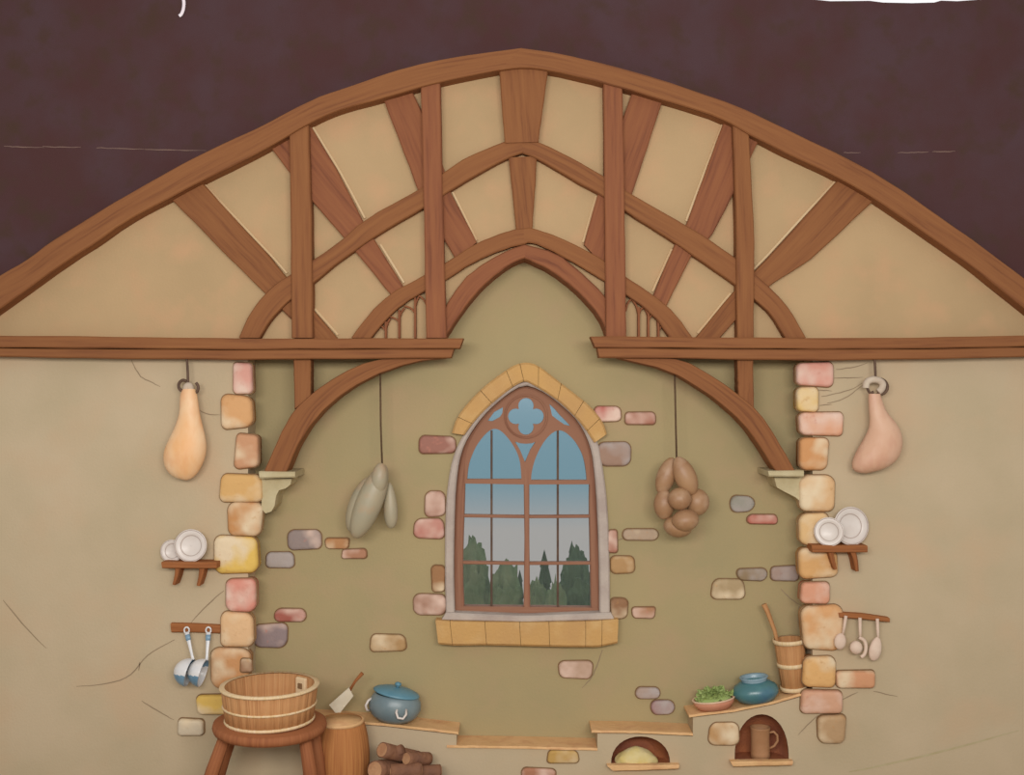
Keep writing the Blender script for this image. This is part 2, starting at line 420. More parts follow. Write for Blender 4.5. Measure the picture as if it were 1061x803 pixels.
# back wall of the recess with the window opening
JO_L = [(462, 641), (461, 600), (461, 557), (462, 525), (464, 500), (469, 474), (477, 455), (491, 435), (507, 417), (522, 406), (543, 393.5)]
JO_R = [(557, 397), (577, 410), (593.5, 426), (610, 442), (619.5, 457), (623, 474), (627, 500), (629.5, 525), (631, 557), (632, 600), (632, 641)]
JI_L = [(471, 634), (470, 600), (470, 574), (471, 524), (473, 495), (476.5, 472), (485, 452), (501, 430), (516, 416), (530, 405), (543, 398.5)]
JI_R = [(556, 402), (571, 411), (586, 423.5), (597, 433.5), (607, 449.5), (613.5, 467), (617, 495), (619, 524), (621, 574), (621.5, 634)]
hole = [(467, 638)] + [(p[0] - 2, p[1]) for p in JI_L[1:-1]] + [(543, 396.5)] + [(p[0] + 2, p[1]) for p in JI_R[:-1]] + [(626, 638)]
bmb = plate_poly([(200, 236), (890, 236), (890, 846), (200, 846)], [hole], BK, BK + .22)
for pts in [[(624, 673), (620, 686), (613, 703), (603, 713)], [(809, 610), (819, 621), (831, 628)], [(828, 628), (827, 650)], [(640, 560), (652, 556)]]:
    crack(bmb, pts, 1.3, BK - .0015)
structure(link('wall_back', bmb, ['olive', 'crack']))

# low wall under the ledges, with two arched oven niches
def arc_hole(x0, x1, ytop, ybot, n=16):
    cx = (x0 + x1) / 2
    return [(x0, ybot)] + [(cx - (x1 - x0) / 2 * math.cos(PI * i / n), ybot - (ybot - ytop) * math.sin(PI * i / n) ** .8) for i in range(1, n)] + [(x1, ybot)]
N1 = arc_hole(633, 694.5, 763, 793.5)
N2 = arc_hole(761, 817.5, 740, 789)
LL = [(257, 740), (340, 745.5), (400, 750), (473, 758.5)]      # left ledge, front top edge
LM1 = [(463, 772.5), (540, 773.5), (619, 775.5)]
LM2 = [(613, 757), (660, 757.5), (718, 760)]
LR = [(714, 741), (760, 735.5), (800, 727.5), (836, 717)]
top_line = [(257, 743)] + [(p[0], p[1] + 3) for p in LL[1:]] + [(473, 775)] + [(p[0], p[1] + 2.5) for p in LM1[1:]] + [(619, 760)] + [(p[0], p[1] + 3) for p in LM2[1:]] + \
    [(718, 743.5)] + [(p[0], p[1] + 3) for p in LR[1:-1]] + [(842, 718.5)]
bmw = plate_poly(top_line + [(842, 836), (257, 836)], [N1, N2], 0.0, BK)
for f in bmw.faces:
    pass
structure(link('wall_low', bmw, ['plaster', 'crack']))
for hl in (N1, N2):                                  # oven linings
    bm = bmesh.new(); a = []
    cx = sum(p[0] for p in hl) / len(hl); yb = hl[0][1] - .6
    out = [(p[0], p[1] - .6) for p in hl]
    rings = []
    for (Y, s) in ((0.004, .985), (0.07, .96), (0.13, .86), (0.175, .6)):
        rings.append([bm.verts.new(at(cx + (p[0] - cx) * s, yb + (p[1] - yb) * s, 0) + Vector((0, Y, 0))) for p in out])
    for r0, r1 in zip(rings, rings[1:]):
        for i in range(len(out) - 1):
            bm.faces.new((r0[i], r0[i + 1], r1[i + 1], r1[i])).smooth = True
        bm.faces.new((r0[0], r1[0], r1[-1], r0[-1]))
    bm.faces.new(rings[-1])
    o = structure(link('trim_%d' % (1 if hl is N1 else 2), bm, 'soot'))
    for p in o.data.polygons: p.flip()
# floor of the room and the ground outside
bm = bmesh.new(); box(bm, (0, -2.2, -0.05), (10.2, 5.0, 0.1)); structure(link('floor', bm, 'flag'))
bm = bmesh.new(); box(bm, (0.1, 2.85, -0.05), (6, 2.7, 0.1)); structure(link('ground', bm, 'earth'))
# raised hearth step that carries the logs, just below the frame
bm = bmesh.new(); box(bm, (at(425, 0).x, -.27, .098), (.72, .30, .196), bev=.02); structure(link('hearth_step', bm, 'flag'))

# ------------------------------------------------------------------ timbers
def beam(name, label, L, R, Yf, Yb, cat='beam', group=None, n=24, smooth=0, mat='wood', ch=1.2, wob=.004, edge=None):
    bm = strip(L, R, Yf, Yb, n, ch, None, smooth, wob)
    o = tag(link(name, bm, mat), label, cat, group)
    pts = [v.co for v in o.data.vertices]
    ctr = sum(pts, Vector()) / len(pts)
    o.data.transform(Matrix.Translation(-ctr)); o.location = ctr
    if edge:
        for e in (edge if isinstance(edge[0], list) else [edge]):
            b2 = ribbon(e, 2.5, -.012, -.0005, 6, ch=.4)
            p = part('lit_edge', b2, 'wood_lit_edge', o); p['label'] = 'thin painted lit edge'  # lit edge of the strut, painted in as a pale strip
    return o
cut = [p[0] for p in RAF_UP].index(541)
G = 'timbers of the roof gable'
beam('principal_rafter', 'long curved timber rafter falling from the peak to the left against the dark wall', RAF_UP[:cut + 1], RAF_LO[:cut + 1], -.12, -.0005, 'rafter', G, 60, 1)
beam('principal_rafter', 'long curved timber rafter falling from the peak to the right against the dark wall', RAF_UP[cut:], RAF_LO[cut:], -.12, -.0005, 'rafter', G, 60, 1)
# hammer beams: an upper and a lower plank on each side
HB = [('left', -190, [(478, 350), (479, 353), (470, 361.5)], 479, 469), ('right', 1250, None, 612, 619)]
beam('hammer_beam', 'upper plank of the long horizontal beam on the left, its blunt tip nearest the window arch', [(XL, 347), (0, 347.5), (136, 349), (248, 350.5), (480, 350.5)], [(XL, 360), (0, 360), (136, 361), (248, 362), (476, 361)], -.15, 0.0, 'beam', 'horizontal hammer beams', 40)
beam('hammer_beam', 'lower plank of the long horizontal beam on the left, above the orange ham', [(XL, 360.6), (0, 360.6), (136, 361.6), (248, 362.6), (470, 361.6)], [(XL, 370), (0, 369.5), (119, 371.5), (248, 372.5), (467, 371)], -.14, 0.0, 'beam', 'horizontal hammer beams', 40)
beam('hammer_beam', 'upper plank of the long horizontal beam on the right, its blunt tip nearest the window arch', [(612, 348.5), (850, 350), (960, 349.5), (1061, 347.5), (XR, 347)], [(617, 360), (850, 361.5), (960, 361), (1061, 359), (XR, 359)], -.15, 0.0, 'beam', 'horizontal hammer beams', 40)
beam('hammer_beam', 'lower plank of the long horizontal beam on the right, above the pink ham', [(619, 360.6), (850, 362.1), (960, 361.6), (1061, 359.6), (XR, 359.6)], [(621, 370.5), (850, 373), (960, 372), (1061, 369.5), (XR, 369)], -.14, 0.0, 'beam', 'horizontal hammer beams', 40)
# upper collar braces
beam('collar_brace', 'upper curved brace from below the peak sweeping down left across two posts', [(541, 141.5), (521, 147), (486, 161), (458, 180), (434, 196), (378, 227), (347, 255), (300, 285), (284, 294), (260, 321), (247, 350)],
     [(541, 158.5), (524, 164), (490, 183), (458, 203), (437, 217), (390, 243), (350, 272), (324, 294), (299, 312), (280, 331), (269, 350)], -.075, -.0005, 'brace', G, 50, 1)
beam('collar_brace', 'upper curved brace from below the peak sweeping down right across two posts', [(541, 141.5), (559, 147), (594, 164), (625.5, 182), (653, 201), (720, 238), (765, 269), (780, 282), (804, 303), (822, 325), (835, 350)],
     [(541, 158.5), (556, 164), (587, 182), (624, 203), (651.5, 221), (702, 253), (716, 263), (758, 292), (781, 309), (801, 327), (814, 350)], -.075, -.0005, 'brace', G, 50, 1)
# lower collar braces
beam('collar_brace', 'lower curved brace over the window arch ending left beside the small tracery', [(543, 236.5), (529, 238), (492, 252), (462, 272), (442, 284), (405, 303), (381, 326), (364, 350)],
     [(543, 253), (526, 256.5), (489, 272), (462, 290), (442, 301), (418, 314), (398, 333), (385, 350)], -.07, -.0005, 'brace', G, 40, 1)
beam('collar_brace', 'lower curved brace over the window arch ending right beside the small tracery', [(543, 236.5), (550, 235.5), (579, 245), (621, 266), (647, 286), (677, 305), (700, 325), (718, 350)],
     [(543, 253), (550, 250), (579, 263), (628, 292), (651, 307), (677, 326), (694, 350)], -.07, -.0005, 'brace', G, 40, 1)
# pointed arch lining
beam('arch_rib', 'left half of the pointed timber arch framing the olive opening above the window', [(441, 350), (458.5, 324), (469, 304), (489, 280), (526, 258.5), (544, 253)], [(461, 350), (475, 327), (496, 300), (519, 280), (535, 270), (544, 267.5)], -.055, 0.2, 'arch', 'pointed arch over the opening', 36, 1, 'wood_red')
beam('arch_rib', 'right half of the pointed timber arch framing the olive opening above the window', [(544, 253), (576, 261), (602, 282), (624.5, 303), (641, 328), (649, 350)], [(544, 267.5), (569, 278.5), (595, 298.5), (614, 318), (626, 335), (630, 350)], -.055, 0.2, 'arch', 'pointed arch over the opening', 36, 1, 'wood_red')
# posts
beam('post', 'tall outer post on the left crossing the braces down to the beam', [(299.5, 132), (301, 230), (302, 350)], [(319.5, 126), (322.5, 230), (324, 350)], -.10, -.0005, 'post', G)
beam('post', 'inner post on the left between the peak and the small left tracery', [(436, 84), (438.5, 190), (441.5, 350)], [(456, 82), (458, 190), (462.5, 350)], -.10, -.0005, 'post', G, mat='wood_red')
beam('post', 'inner post on the right between the peak and the small right tracery', [(625.5, 86), (626.5, 190), (628, 350)], [(645, 92), (647, 190), (649, 350)], -.10, -.0005, 'post', G, mat='wood_red')
beam('post', 'tall outer post on the right crossing the braces down to the beam', [(759.5, 128), (763, 230), (764, 350)], [(776, 132), (782, 250), (781, 350)], -.10, -.0005, 'post', G)
beam('post', 'short post under the left beam standing on the curved bracket', [(304, 372), (305, 424)], [(322, 372), (322, 409)], -.07, 0.04, 'post', 'short posts under the beams')
beam('post', 'short post under the right beam standing on the curved bracket', [(764, 372), (765, 410)], [(780.5, 372), (781.5, 426)], -.07, 0.04, 'post', 'short posts under the beams')
# king post, above and below the upper braces
beam('king_post', 'broad king post tapering down from the peak to the upper braces', [(517, 72), (523, 148)], [(568, 71), (558, 147)], -.09, -.0005, 'post', G, 12)
beam('king_post', 'short tapering king post between the upper and lower braces', [(527, 163), (535, 240)], [(556.5, 162), (551.5, 240)], -.055, -.0005, 'post', G, 12)
# raking struts
S = 'raking struts of the gable'
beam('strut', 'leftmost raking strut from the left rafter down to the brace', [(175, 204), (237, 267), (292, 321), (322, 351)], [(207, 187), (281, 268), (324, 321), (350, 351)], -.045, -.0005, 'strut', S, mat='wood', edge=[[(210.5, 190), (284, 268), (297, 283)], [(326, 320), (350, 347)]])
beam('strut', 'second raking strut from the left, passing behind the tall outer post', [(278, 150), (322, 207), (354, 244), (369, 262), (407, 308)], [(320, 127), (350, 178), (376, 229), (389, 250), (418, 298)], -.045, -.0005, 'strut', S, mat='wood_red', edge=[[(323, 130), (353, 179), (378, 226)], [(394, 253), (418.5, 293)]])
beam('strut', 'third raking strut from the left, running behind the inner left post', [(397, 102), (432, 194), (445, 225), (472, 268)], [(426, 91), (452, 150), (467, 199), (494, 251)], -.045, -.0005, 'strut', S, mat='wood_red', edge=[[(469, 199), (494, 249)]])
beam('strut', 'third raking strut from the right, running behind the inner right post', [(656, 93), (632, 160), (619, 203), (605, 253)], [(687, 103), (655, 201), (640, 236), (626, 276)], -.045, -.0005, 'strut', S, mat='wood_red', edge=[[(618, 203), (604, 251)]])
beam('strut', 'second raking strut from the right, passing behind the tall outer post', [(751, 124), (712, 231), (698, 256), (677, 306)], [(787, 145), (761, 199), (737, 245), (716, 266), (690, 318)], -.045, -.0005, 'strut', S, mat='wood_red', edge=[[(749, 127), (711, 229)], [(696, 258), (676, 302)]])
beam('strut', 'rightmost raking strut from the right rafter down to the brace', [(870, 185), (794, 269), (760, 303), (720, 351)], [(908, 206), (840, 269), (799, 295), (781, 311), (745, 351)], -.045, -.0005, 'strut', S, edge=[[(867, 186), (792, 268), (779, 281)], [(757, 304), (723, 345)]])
# curved brackets under the hammer beams
beam('curved_bracket', 'curved timber bracket rising from the left corbel to the beam, rope hanging from it', [(273.5, 489), (289, 452), (304, 425), (322, 408), (351, 388), (384, 373), (420, 371)], [(297, 489), (312, 452), (341, 418), (381, 391), (430, 374), (462, 371)], -.09, 0.09, 'bracket', 'curved brackets under the beams', 40, 1)
beam('curved_bracket', 'curved timber bracket rising from the right corbel to the beam, rope hanging from it', [(676, 371), (708, 372), (739, 390), (765, 408), (788, 428), (801, 448), (824, 488)], [(640, 371), (693, 383.5), (729, 404.5), (758, 427), (778, 448.5), (791, 468), (804, 488)], -.09, 0.09, 'bracket', 'curved brackets under the beams', 40, 1)
# little gothic tracery between brace, post and beam
def tracery(label, mull, arches):
    t = thing('tracery', label, 'tracery', at(*mull[1][:2], -.03), 'small tracery screens')
    for (x, y0, y1) in mull: part('mullion', ribbon([(x, y0), (x, y1)], 2.3, -.045, 0.0, 6, ch=.5), 'wood_red', t)
    for a in arches: part('arch_bar', ribbon(a, 1.9, -.04, 0.0, 14, 2, ch=.5), 'wood_red', t)
    return t
tracery('small gothic tracery of thin bars beside the inner left post', [(399.5, 333, 350), (413.5, 321, 350), (430, 308, 350)],
        [[(442, 317), (440, 311), (433, 305)], [(429.5, 322), (431, 313), (434, 307)], [(429, 323), (426, 319), (419, 317)], [(413.5, 331), (415, 324), (419, 319)], [(413, 333), (410, 330), (404, 328)], [(399.5, 342), (401, 335), (404, 330)], [(399, 342), (396, 338), (393, 337)]])
tracery('small gothic tracery of thin bars beside the inner right post', [(662, 318, 350), (672, 323, 350), (682.5, 330, 350)],
        [[(648.5, 322), (650, 314), (655, 309)], [(661.5, 325), (660, 317), (655, 310)], [(662, 326), (664, 320), (668, 318)], [(672, 331), (671.5, 325), (668, 319)], [(672, 333), (674, 327), (678, 325)], [(682, 338), (681.5, 331), (679, 326)], [(683, 342), (685, 338), (688, 337)]])
# corbels
def corbel(label, prof_cap, prof_body, x):
    t = thing('corbel', label, 'corbel', at(x, 495, .05), 'pale stone corbels')
    bm = strip(prof_cap[:2], [prof_cap[3], prof_cap[2]], -.11, BK, 8, 1.6); part('cap_slab', bm, 'corbel', t)
    bm = plate_poly(prof_body, [], -.02, BK); part('bracket_body', bm, 'corbel', t)
corbel('pale stone corbel under the foot of the left curved bracket', [(268, 488.5), (305.5, 489), (306, 495), (269, 496)],
       [(271, 496), (302, 496), (301, 502), (296, 506), (289, 508), (286, 514), (284.5, 524), (281, 530), (275, 532), (271, 527)], 287)
corbel('pale stone corbel under the foot of the right curved bracket', [(796, 488), (833, 487.5), (833, 494.5), (797, 494)],
       [(802, 494.5), (831, 494.5), (831, 521), (824, 515), (812, 509), (805, 505)], 815)

# ------------------------------------------------------------------ stones in the walls
def stone(rect, Yw, pro, back, col, mat, label, group, mort=.9, rr=.24, taper=0.0):
    x0, y0, x1, y1 = rect
    Yf = Yw - pro
    a, b2 = at(x0, y0, Yf), at(x1, y1, Yf)
    w, h = b2.x - a.x, a.z - b2.z
    ctr = Vector(((a.x + b2.x) / 2, Yw, (a.z + b2.z) / 2))
    bm = bmesh.new()
    R = min(w, h) * rr
    cs = [random.uniform(-.07, .07) for _ in range(8)]
    sd = Vector((random.uniform(0, 90), 0, 0))
    def outline(ins, Y):
        hw, hh = w / 2 - ins, h / 2 - ins; r = max(R - ins * .6, min(hw, hh) * .45); r = min(r, hw, hh); out = []
        for cxs, czs, a0 in ((1, 1, 0), (-1, 1, 90), (-1, -1, 180), (1, -1, 270)):
            for q in range(7):
                a = math.radians(a0 + 15 * q)
                X, Z = cxs * (hw - r) + r * math.cos(a), czs * (hh - r) + r * math.sin(a)
                u, q2 = X / w * 2, Z / h * 2
                X += w * .5 * (cs[0] * u * q2 + cs[1] * (q2 * q2 - .5) * .6); Z += h * .5 * (cs[2] * u * q2 + cs[3] * (u * u - .5))
                k = .05 * min(w, h) * noise.noise(Vector((X * 7, 0, Z * 7)) + sd)
                out.append(bm.verts.new((X + k, Y + (pro * .10 * noise.noise(Vector((X * 14, 3, Z * 14)) + sd) if Y < 0 else 0), Z + k)))
        return out
    m_ = min(w, h)
    rings = [outline(0, back), outline(0, -pro * .42), outline(m_ * .025, -pro * .74), outline(m_ * .08, -pro * .94), outline(m_ * .16, -pro), outline(m_ * .32, -pro * 1.02)]
    for r0, r1 in zip(rings, rings[1:]):
        for q in range(28):
            bm.faces.new((r0[q], r0[(q + 1) % 28], r1[(q + 1) % 28], r1[q])).smooth = True
    bm.faces.new(rings[-1]).smooth = True; bm.faces.new(rings[0])
    if mort:
        mm = sz(mort)
        r0, r1 = outline(-mm, -.005), outline(-mm, -.0008)
        f = bm.faces.new(r0); f.material_index = 1
        for q in range(28):
            bm.faces.new((r0[q], r0[(q + 1) % 28], r1[(q + 1) % 28], r1[q])).material_index = 1
    o = link('stone_block', bm, [mat, 'mortar'])
    o.location = ctr; o.color = lin(col)
    return tag(o, label, 'stone', group)
QL, QR = 'corner stones up the left edge of the recess', 'corner stones up the right edge of the recess'
qs = [((240, 375.5, 261, 408.5), (214, 158, 142), 'pink_stone', 'narrow pink and white corner stone right under the left beam'),
      ((228, 409.5, 261, 443.5), (212, 162, 112), 'cream_stone', 'squarish tan corner stone beside the orange ham, second below the left beam'),
      ((243, 450, 267, 485), (198, 148, 112), 'cream_stone', 'upright brownish pink corner stone just above the left corbel'),
      ((226.6, 492, 271, 520.5), (212, 168, 108), 'cream_stone', 'wide tan and white corner stone beside the left corbel'),
      ((235, 521, 270, 556), (196, 142, 92), 'cream_stone', 'brown orange corner stone between the left corbel and the yellow stone'),
      ((220, 556, 266.5, 595), (222, 184, 96), 'cream_stone', 'large yellow corner stone touching the left plate shelf'),
      ((233, 600, 264, 634), (214, 144, 126), 'pink_stone', 'rose pink corner stone just below the large yellow stone'),
      ((227, 635, 262, 671.5), (222, 182, 138), 'cream_stone', 'pale peach corner stone at the right end of the ladle rail'),
      ((217, 673, 257, 713), (200, 146, 98), 'cream_stone', 'brownish orange corner stone beside the two blue ladles'),
      ((203.5, 721, 240, 741), (222, 184, 98), 'cream_stone', 'yellow stone tucked behind the left side of the wooden tub'),
      ((183, 746.5, 210, 763.5), (206, 190, 164), 'cream_stone', 'lone whitish rounded stone low on the left wall beside the stool')]
for rect, col, mt, lb in qs:
    stone(rect, 0.0, .045, .06 if rect[2] > 255 else -.0006, col, mt, lb, QL)
stone((249, 683, 260.5, 697), -.045, .02, .02, (150, 104, 74), 'cream_stone', 'tiny brown stone just above the back rim of the tub', QL, 1.0)
qs = [((826, 375.5, 864.5, 400), (216, 156, 138), 'pink_stone', 'pink corner stone right under the right beam'),
      ((826, 401.5, 849, 427), (222, 184, 112), 'cream_stone', 'small yellow corner stone, second below the right beam'),
      ((829, 427.5, 875, 451.5), (218, 164, 132), 'pink_stone', 'long pinkish corner stone level with the pink ham'),
      ((829, 454, 859, 487), (204, 148, 98), 'cream_stone', 'squarish tan corner stone just above the right corbel'),
      ((829, 493, 866, 530.5), (216, 176, 130), 'cream_stone', 'big pale peach corner stone just below the right corbel'),
      ((829.6, 532, 861, 566), (218, 180, 128), 'cream_stone', 'cream corner stone partly behind the right plates'),
      ((829, 569, 869, 600), (212, 164, 108), 'cream_stone', 'tan corner stone under the right plate shelf'),
      ((831, 604, 860.5, 626), (214, 154, 124), 'pink_stone', 'small pink corner stone above the utensil rail'),
      ((832, 628, 875, 674), (214, 162, 112), 'cream_stone', 'tall peach corner stone at the left end of the utensil rail'),
      ((833, 682, 867, 713), (220, 172, 112), 'cream_stone', 'tan yellow corner stone right of the wooden churn'),
      ((868, 696, 908, 714), (206, 150, 112), 'cream_stone', 'long brownish stone jutting onto the wall below the utensils'),
      ((831, 717, 874.5, 740), (208, 160, 130), 'pink_stone', 'dusky pink stone at the outer end of the right ledge'),
      ((849, 742, 877, 771), (184, 150, 112), 'cream_stone', 'greyish tan stone lowest in the right column')]
for rect, col, mt, lb in qs:
    stone(rect, 0.0, .045, .06 if rect[0] < 838 else -.0006, col, mt, lb, QR)
bs = [((298, 549.5, 332.5, 570), (150, 134, 128), 'pink_stone', 'pinkish grey stone upper right of the grey one, left of the hanging gourds'),
      ((275, 572.5, 304, 589), (168, 156, 146), 'grey_stone', 'pale grey stone closest to the large yellow corner stone'),
      ((337, 558, 361, 569), (180, 130, 88), 'cream_stone', 'faint orange flat stone just below the long gourds'),
      ((354, 569.5, 379, 579), (174, 126, 98), 'pink_stone', 'thin pinkish stone below and right of the faint orange one'),
      ((284, 631.5, 316.5, 644.5), (168, 98, 84), 'pink_stone', 'flat red stone above a larger grey pink one at lower left of the recess'),
      ((262.5, 647, 296.5, 671), (150, 132, 130), 'pink_stone', 'large grey pink stone above the tub inside the recess'),
      ((383.5, 658, 420, 675.5), (178, 142, 98), 'cream_stone', 'single tan stone above the blue lidded pot'),
      ((434, 452, 472, 470), (158, 110, 96), 'pink_stone', 'long mauve stone at the upper left of the window'),
      ((440.5, 509.5, 461, 535.5), (182, 142, 124), 'pink_stone', 'upright whitish pink stone left of the window, above a red one'),
      ((428.5, 538, 460, 558.5), (184, 118, 104), 'pink_stone', 'red edged stone left of the window middle'),
      ((447, 586.5, 461, 614), (158, 116, 80), 'cream_stone', 'small brown upright stone at the lower left of the window'),
      ((428.5, 616, 462, 638), (158, 116, 94), 'pink_stone', 'brown pink stone beside the left end of the window sill'),
      ((616, 421, 643.5, 437), (186, 106, 96), 'pink_stone', 'red pink stone at the right foot of the golden hood'),
      ((648, 427, 679.5, 440), (170, 116, 96), 'pink_stone', 'flat pink stone standing off to the right of the golden hood'),
      ((620, 458, 654, 483), (158, 128, 110), 'grey_stone', 'big greyish pink stone at the upper right of the window'),
      ((645.5, 548.5, 682, 560), (178, 154, 130), 'cream_stone', 'thin whitish stone under the hanging brown gourds'),
      ((630, 549.5, 640, 573), (168, 116, 96), 'pink_stone', 'narrow pink stone at the right edge of the window, above a tan one'),
      ((633, 576, 658, 594.5), (178, 140, 96), 'cream_stone', 'tan stone at the right edge of the window'),
      ((633, 620, 650.5, 641.5), (148, 110, 80), 'cream_stone', 'dark tan stone above the right end of the window sill'),
      ((655.5, 630, 679, 641), (172, 126, 94), 'pink_stone', 'small flat pink tan stone right of the window sill'),
      ((738.5, 601, 772, 621), (174, 150, 114), 'cream_stone', 'large light tan stone on the right of the recess, below two flat grey ones'),
      ((764, 589.5, 795, 602), (146, 124, 96), 'grey_stone', 'flat grey brown stone left of a pinkish grey one at the right quoin'),
      ((799.5, 587, 828, 602.5), (164, 138, 124), 'grey_stone', 'pinkish grey stone touching the right column of corner stones'),
      ((757, 514, 782, 530.5), (150, 146, 132), 'grey_stone', 'faint blue grey stone right of the brown gourds'),
      ((775, 533.5, 806.5, 543), (184, 112, 96), 'pink_stone', 'thin red and white stone under the right corbel'),
      ((579.5, 685.5, 614, 703.5), (180, 148, 124), 'pink_stone', 'pale pink stone centred below the window sill by a crack'),
      ((659, 713, 684, 724.5), (172, 148, 134), 'grey_stone', 'small whitish stone upper of two near the bowl of greens'),
      ((674.5, 726.5, 699, 741), (156, 114, 112), 'grey_stone', 'small mauve stone lower of two near the bowl of greens')]
for rect, col, mt, lb in bs:
    stone(rect, BK, .030, -.0006, col, mt, lb, 'odd stones in the olive back wall', .9, .5 if rect[0] in (757, 775, 764, 659, 674.5, 284, 645.5) else .33)
for rect, col, mt, lb in [((567.5, 778, 599, 791.5), (190, 152, 88), 'cream_stone', 'yellow stone in the low wall under the middle ledge'),
                          ((735, 750, 766, 772.5), (190, 148, 102), 'cream_stone', 'faint orange stone left of the tankard niche'),
                          ((541, 796.5, 576, 815), (172, 120, 92), 'pink_stone', 'reddish stone cut by the bottom edge under the yellow one')]:
    stone(rect, 0, .022, -.0006, col, mt, lb, 'stones in the low wall', .9, .34)

# ------------------------------------------------------------------ window
win = bpy.data.objects.new('window_1', None); C.objects.link(win); win.location = at(545, 641, BK); structure(win)
win['label'] = 'pointed stone window with brown tracery'
YJ = BK - .035
part('stone_jamb', strip(JO_L + JO_R, JI_L + JI_R, YJ, BK + .2, 60, 1.6, None, 1), 'grey_jamb', win)
FI_L = [(481, 629), (479.5, 600), (480, 560), (481.5, 520), (482, 495), (482, 475), (488, 455), (502.5, 432), (517.5, 418), (531, 407.5), (543.5, 401.5)]
FI_R = [(556, 405), (570, 413.5), (584.5, 425.5), (595, 435.5), (604.5, 451), (610.5, 469), (611, 495), (610.5, 524), (611.5, 574), (612.5, 629)]
YF = BK + .04
part('window_frame', strip(JI_L + JI_R, FI_L + FI_R, YF, YF + .08, 60, 1.0, None, 1), 'window_wood', win)
part('bottom_rail', strip([(470, 628.5), (622, 630)], [(470, 637), (622, 639)], YF - .005, YF + .08, 10), 'window_wood', win)
part('mullion', strip([(542.5, 486), (543.5, 560), (542.5, 632)], [(548.5, 486), (548.5, 560), (549.5, 632)], YF + .002, YF + .06, 12, .8), 'window_wood', win)
for x in (509.3, 578):
    part('muntin', ribbon([(x, 446), (x, 632)], 2.2, YF + .014, YF + .04, 8, ch=.5), 'iron', win)
for y in (534.5, 583):
    part('glazing_bar', ribbon([(479, y), (543, y + 1), (613, y + .6)], 3.2, YF + .01, YF + .05, 8, ch=.6), 'window_wood', win)
cx, cy = 545, 431.5
quat = []
for q in range(4):
    ac = q * PI / 2
    ox, oy = cx + 10.6 * math.cos(ac), cy + 11 * math.sin(ac)
    for i in range(11):
        t = ac - 1.95 + 3.9 * i / 10
        quat.append((ox + 8 * math.cos(t), oy + 8.2 * math.sin(t)))
def closed(p):
    return [tuple(v) for v in smoothpts([Vector(q) for q in p], 2)]
lan_l = closed([(484, 496.5), (484.5, 490), (485.5, 482), (488, 474), (494, 460.5), (506, 446), (515, 443.5), (524, 450.5), (534, 464.5), (538.8, 477), (540, 490), (540.3, 496.5)])
lan_r = closed([(550.3, 497.5), (550.6, 490), (554.5, 474.5), (563.5, 457), (573.5, 447), (582.5, 445.2), (594, 454.5), (600.5, 464.5), (605, 474.5), (607.5, 490), (608, 497.5)])
vee = [(533.5, 457.5), (539, 459.3), (545, 459.8), (551, 459.3), (555, 457.8), (549.5, 466), (544, 479), (539, 467)]
sl_l = [(521, 422), (512, 427), (505.5, 436), (510, 436.5), (518, 432), (520.5, 428)]
sl_r = [(569.3, 418.6), (575, 424), (580, 430), (586, 436), (591, 441.5), (585, 440), (577, 434.5), (572, 430.5)]
head = [(478, 501)] + [(p[0] - 1.5, p[1]) for p in closed(FI_L[3:])] + [(p[0] + 1.5, p[1]) for p in closed(FI_R[:8])] + [(612, 501.8), (545, 502)]
head = [p for p in head if p[1] < 502.5]
part('tracery_head', plate_poly(head, [quat, lan_l, lan_r, vee, sl_l, sl_r], YF + .003, YF + .06), 'window_wood', win)
ring = [(cx + 21.6 * math.cos(2 * PI * i / 40), cy + 22 * math.sin(2 * PI * i / 40)) for i in range(41)]
part('quatrefoil_ring', ribbon(ring, 2.2, YF - .006, YF + .004, 60, ch=.5), 'window_wood', win)
part('window_glass', plate_poly([(p[0] - (3 if p[0] < 543 else -3), p[1] + (3 if p[1] > 620 else -2)) for p in FI_L + FI_R], [], YF + .028, YF + .032), 'glass', win)
# hood of golden stones
HO = [(468, 449), (473, 433), (485, 417), (502, 400), (520, 386.5), (533, 378), (545, 375), (557, 378), (575, 392), (593, 406), (612, 421), (625, 437), (629, 450)]
HI = [(481, 451), (487, 442), (498, 429), (512, 416), (527, 404), (536, 398), (544, 394.5), (553, 399), (568, 408), (583, 419), (598, 434), (607, 445), (616, 459)]
hO, hI = resample(smoothpts(HO, 1), 900), resample(smoothpts(HI, 1), 900)
cuts = [0, 8, 24, 39, 46, 55, 68, 81, 92, 100]
for a, b2 in zip(cuts, cuts[1:]):
    a2 = a + (.3 if a else 0); 
    bm = strip([tuple(p) for p in hO[a * 9 + 1:b2 * 9]], [tuple(p) for p in hI[a * 9 + 1:b2 * 9]], BK - .07, BK + .01, 10, 2.0)
    if a: pass
    o = part('hood_stone', bm, 'hood', win)
SO = [(451, 643), (470, 644.5), (500, 645), (545, 645.5), (590, 645), (620, 644), (641, 642)]
SI = [(454, 668), (470, 669.5), (500, 669), (545, 670), (590, 671), (620, 671), (640, 667)]
so, si = resample(SO, 900), resample(SI, 900)
for a, b2 in zip([0, 8, 27, 46, 62, 82, 91], [8, 27, 46, 62, 82, 91, 100]):
    bm = strip([tuple(p) for p in so[a * 9 + 1:b2 * 9]], [tuple(p) for p in si[a * 9 + 1:b2 * 9]], BK - .10, BK + .02, 6, 2.4)
    part('sill_stone', bm, 'hood', win)
part('sill_lip', strip([(462, 635), (545, 638.5), (633, 635)], [(457, 643), (545, 645.3), (637, 642.5)], BK - .06, BK + .2, 20, 1.6), 'grey_jamb', win)

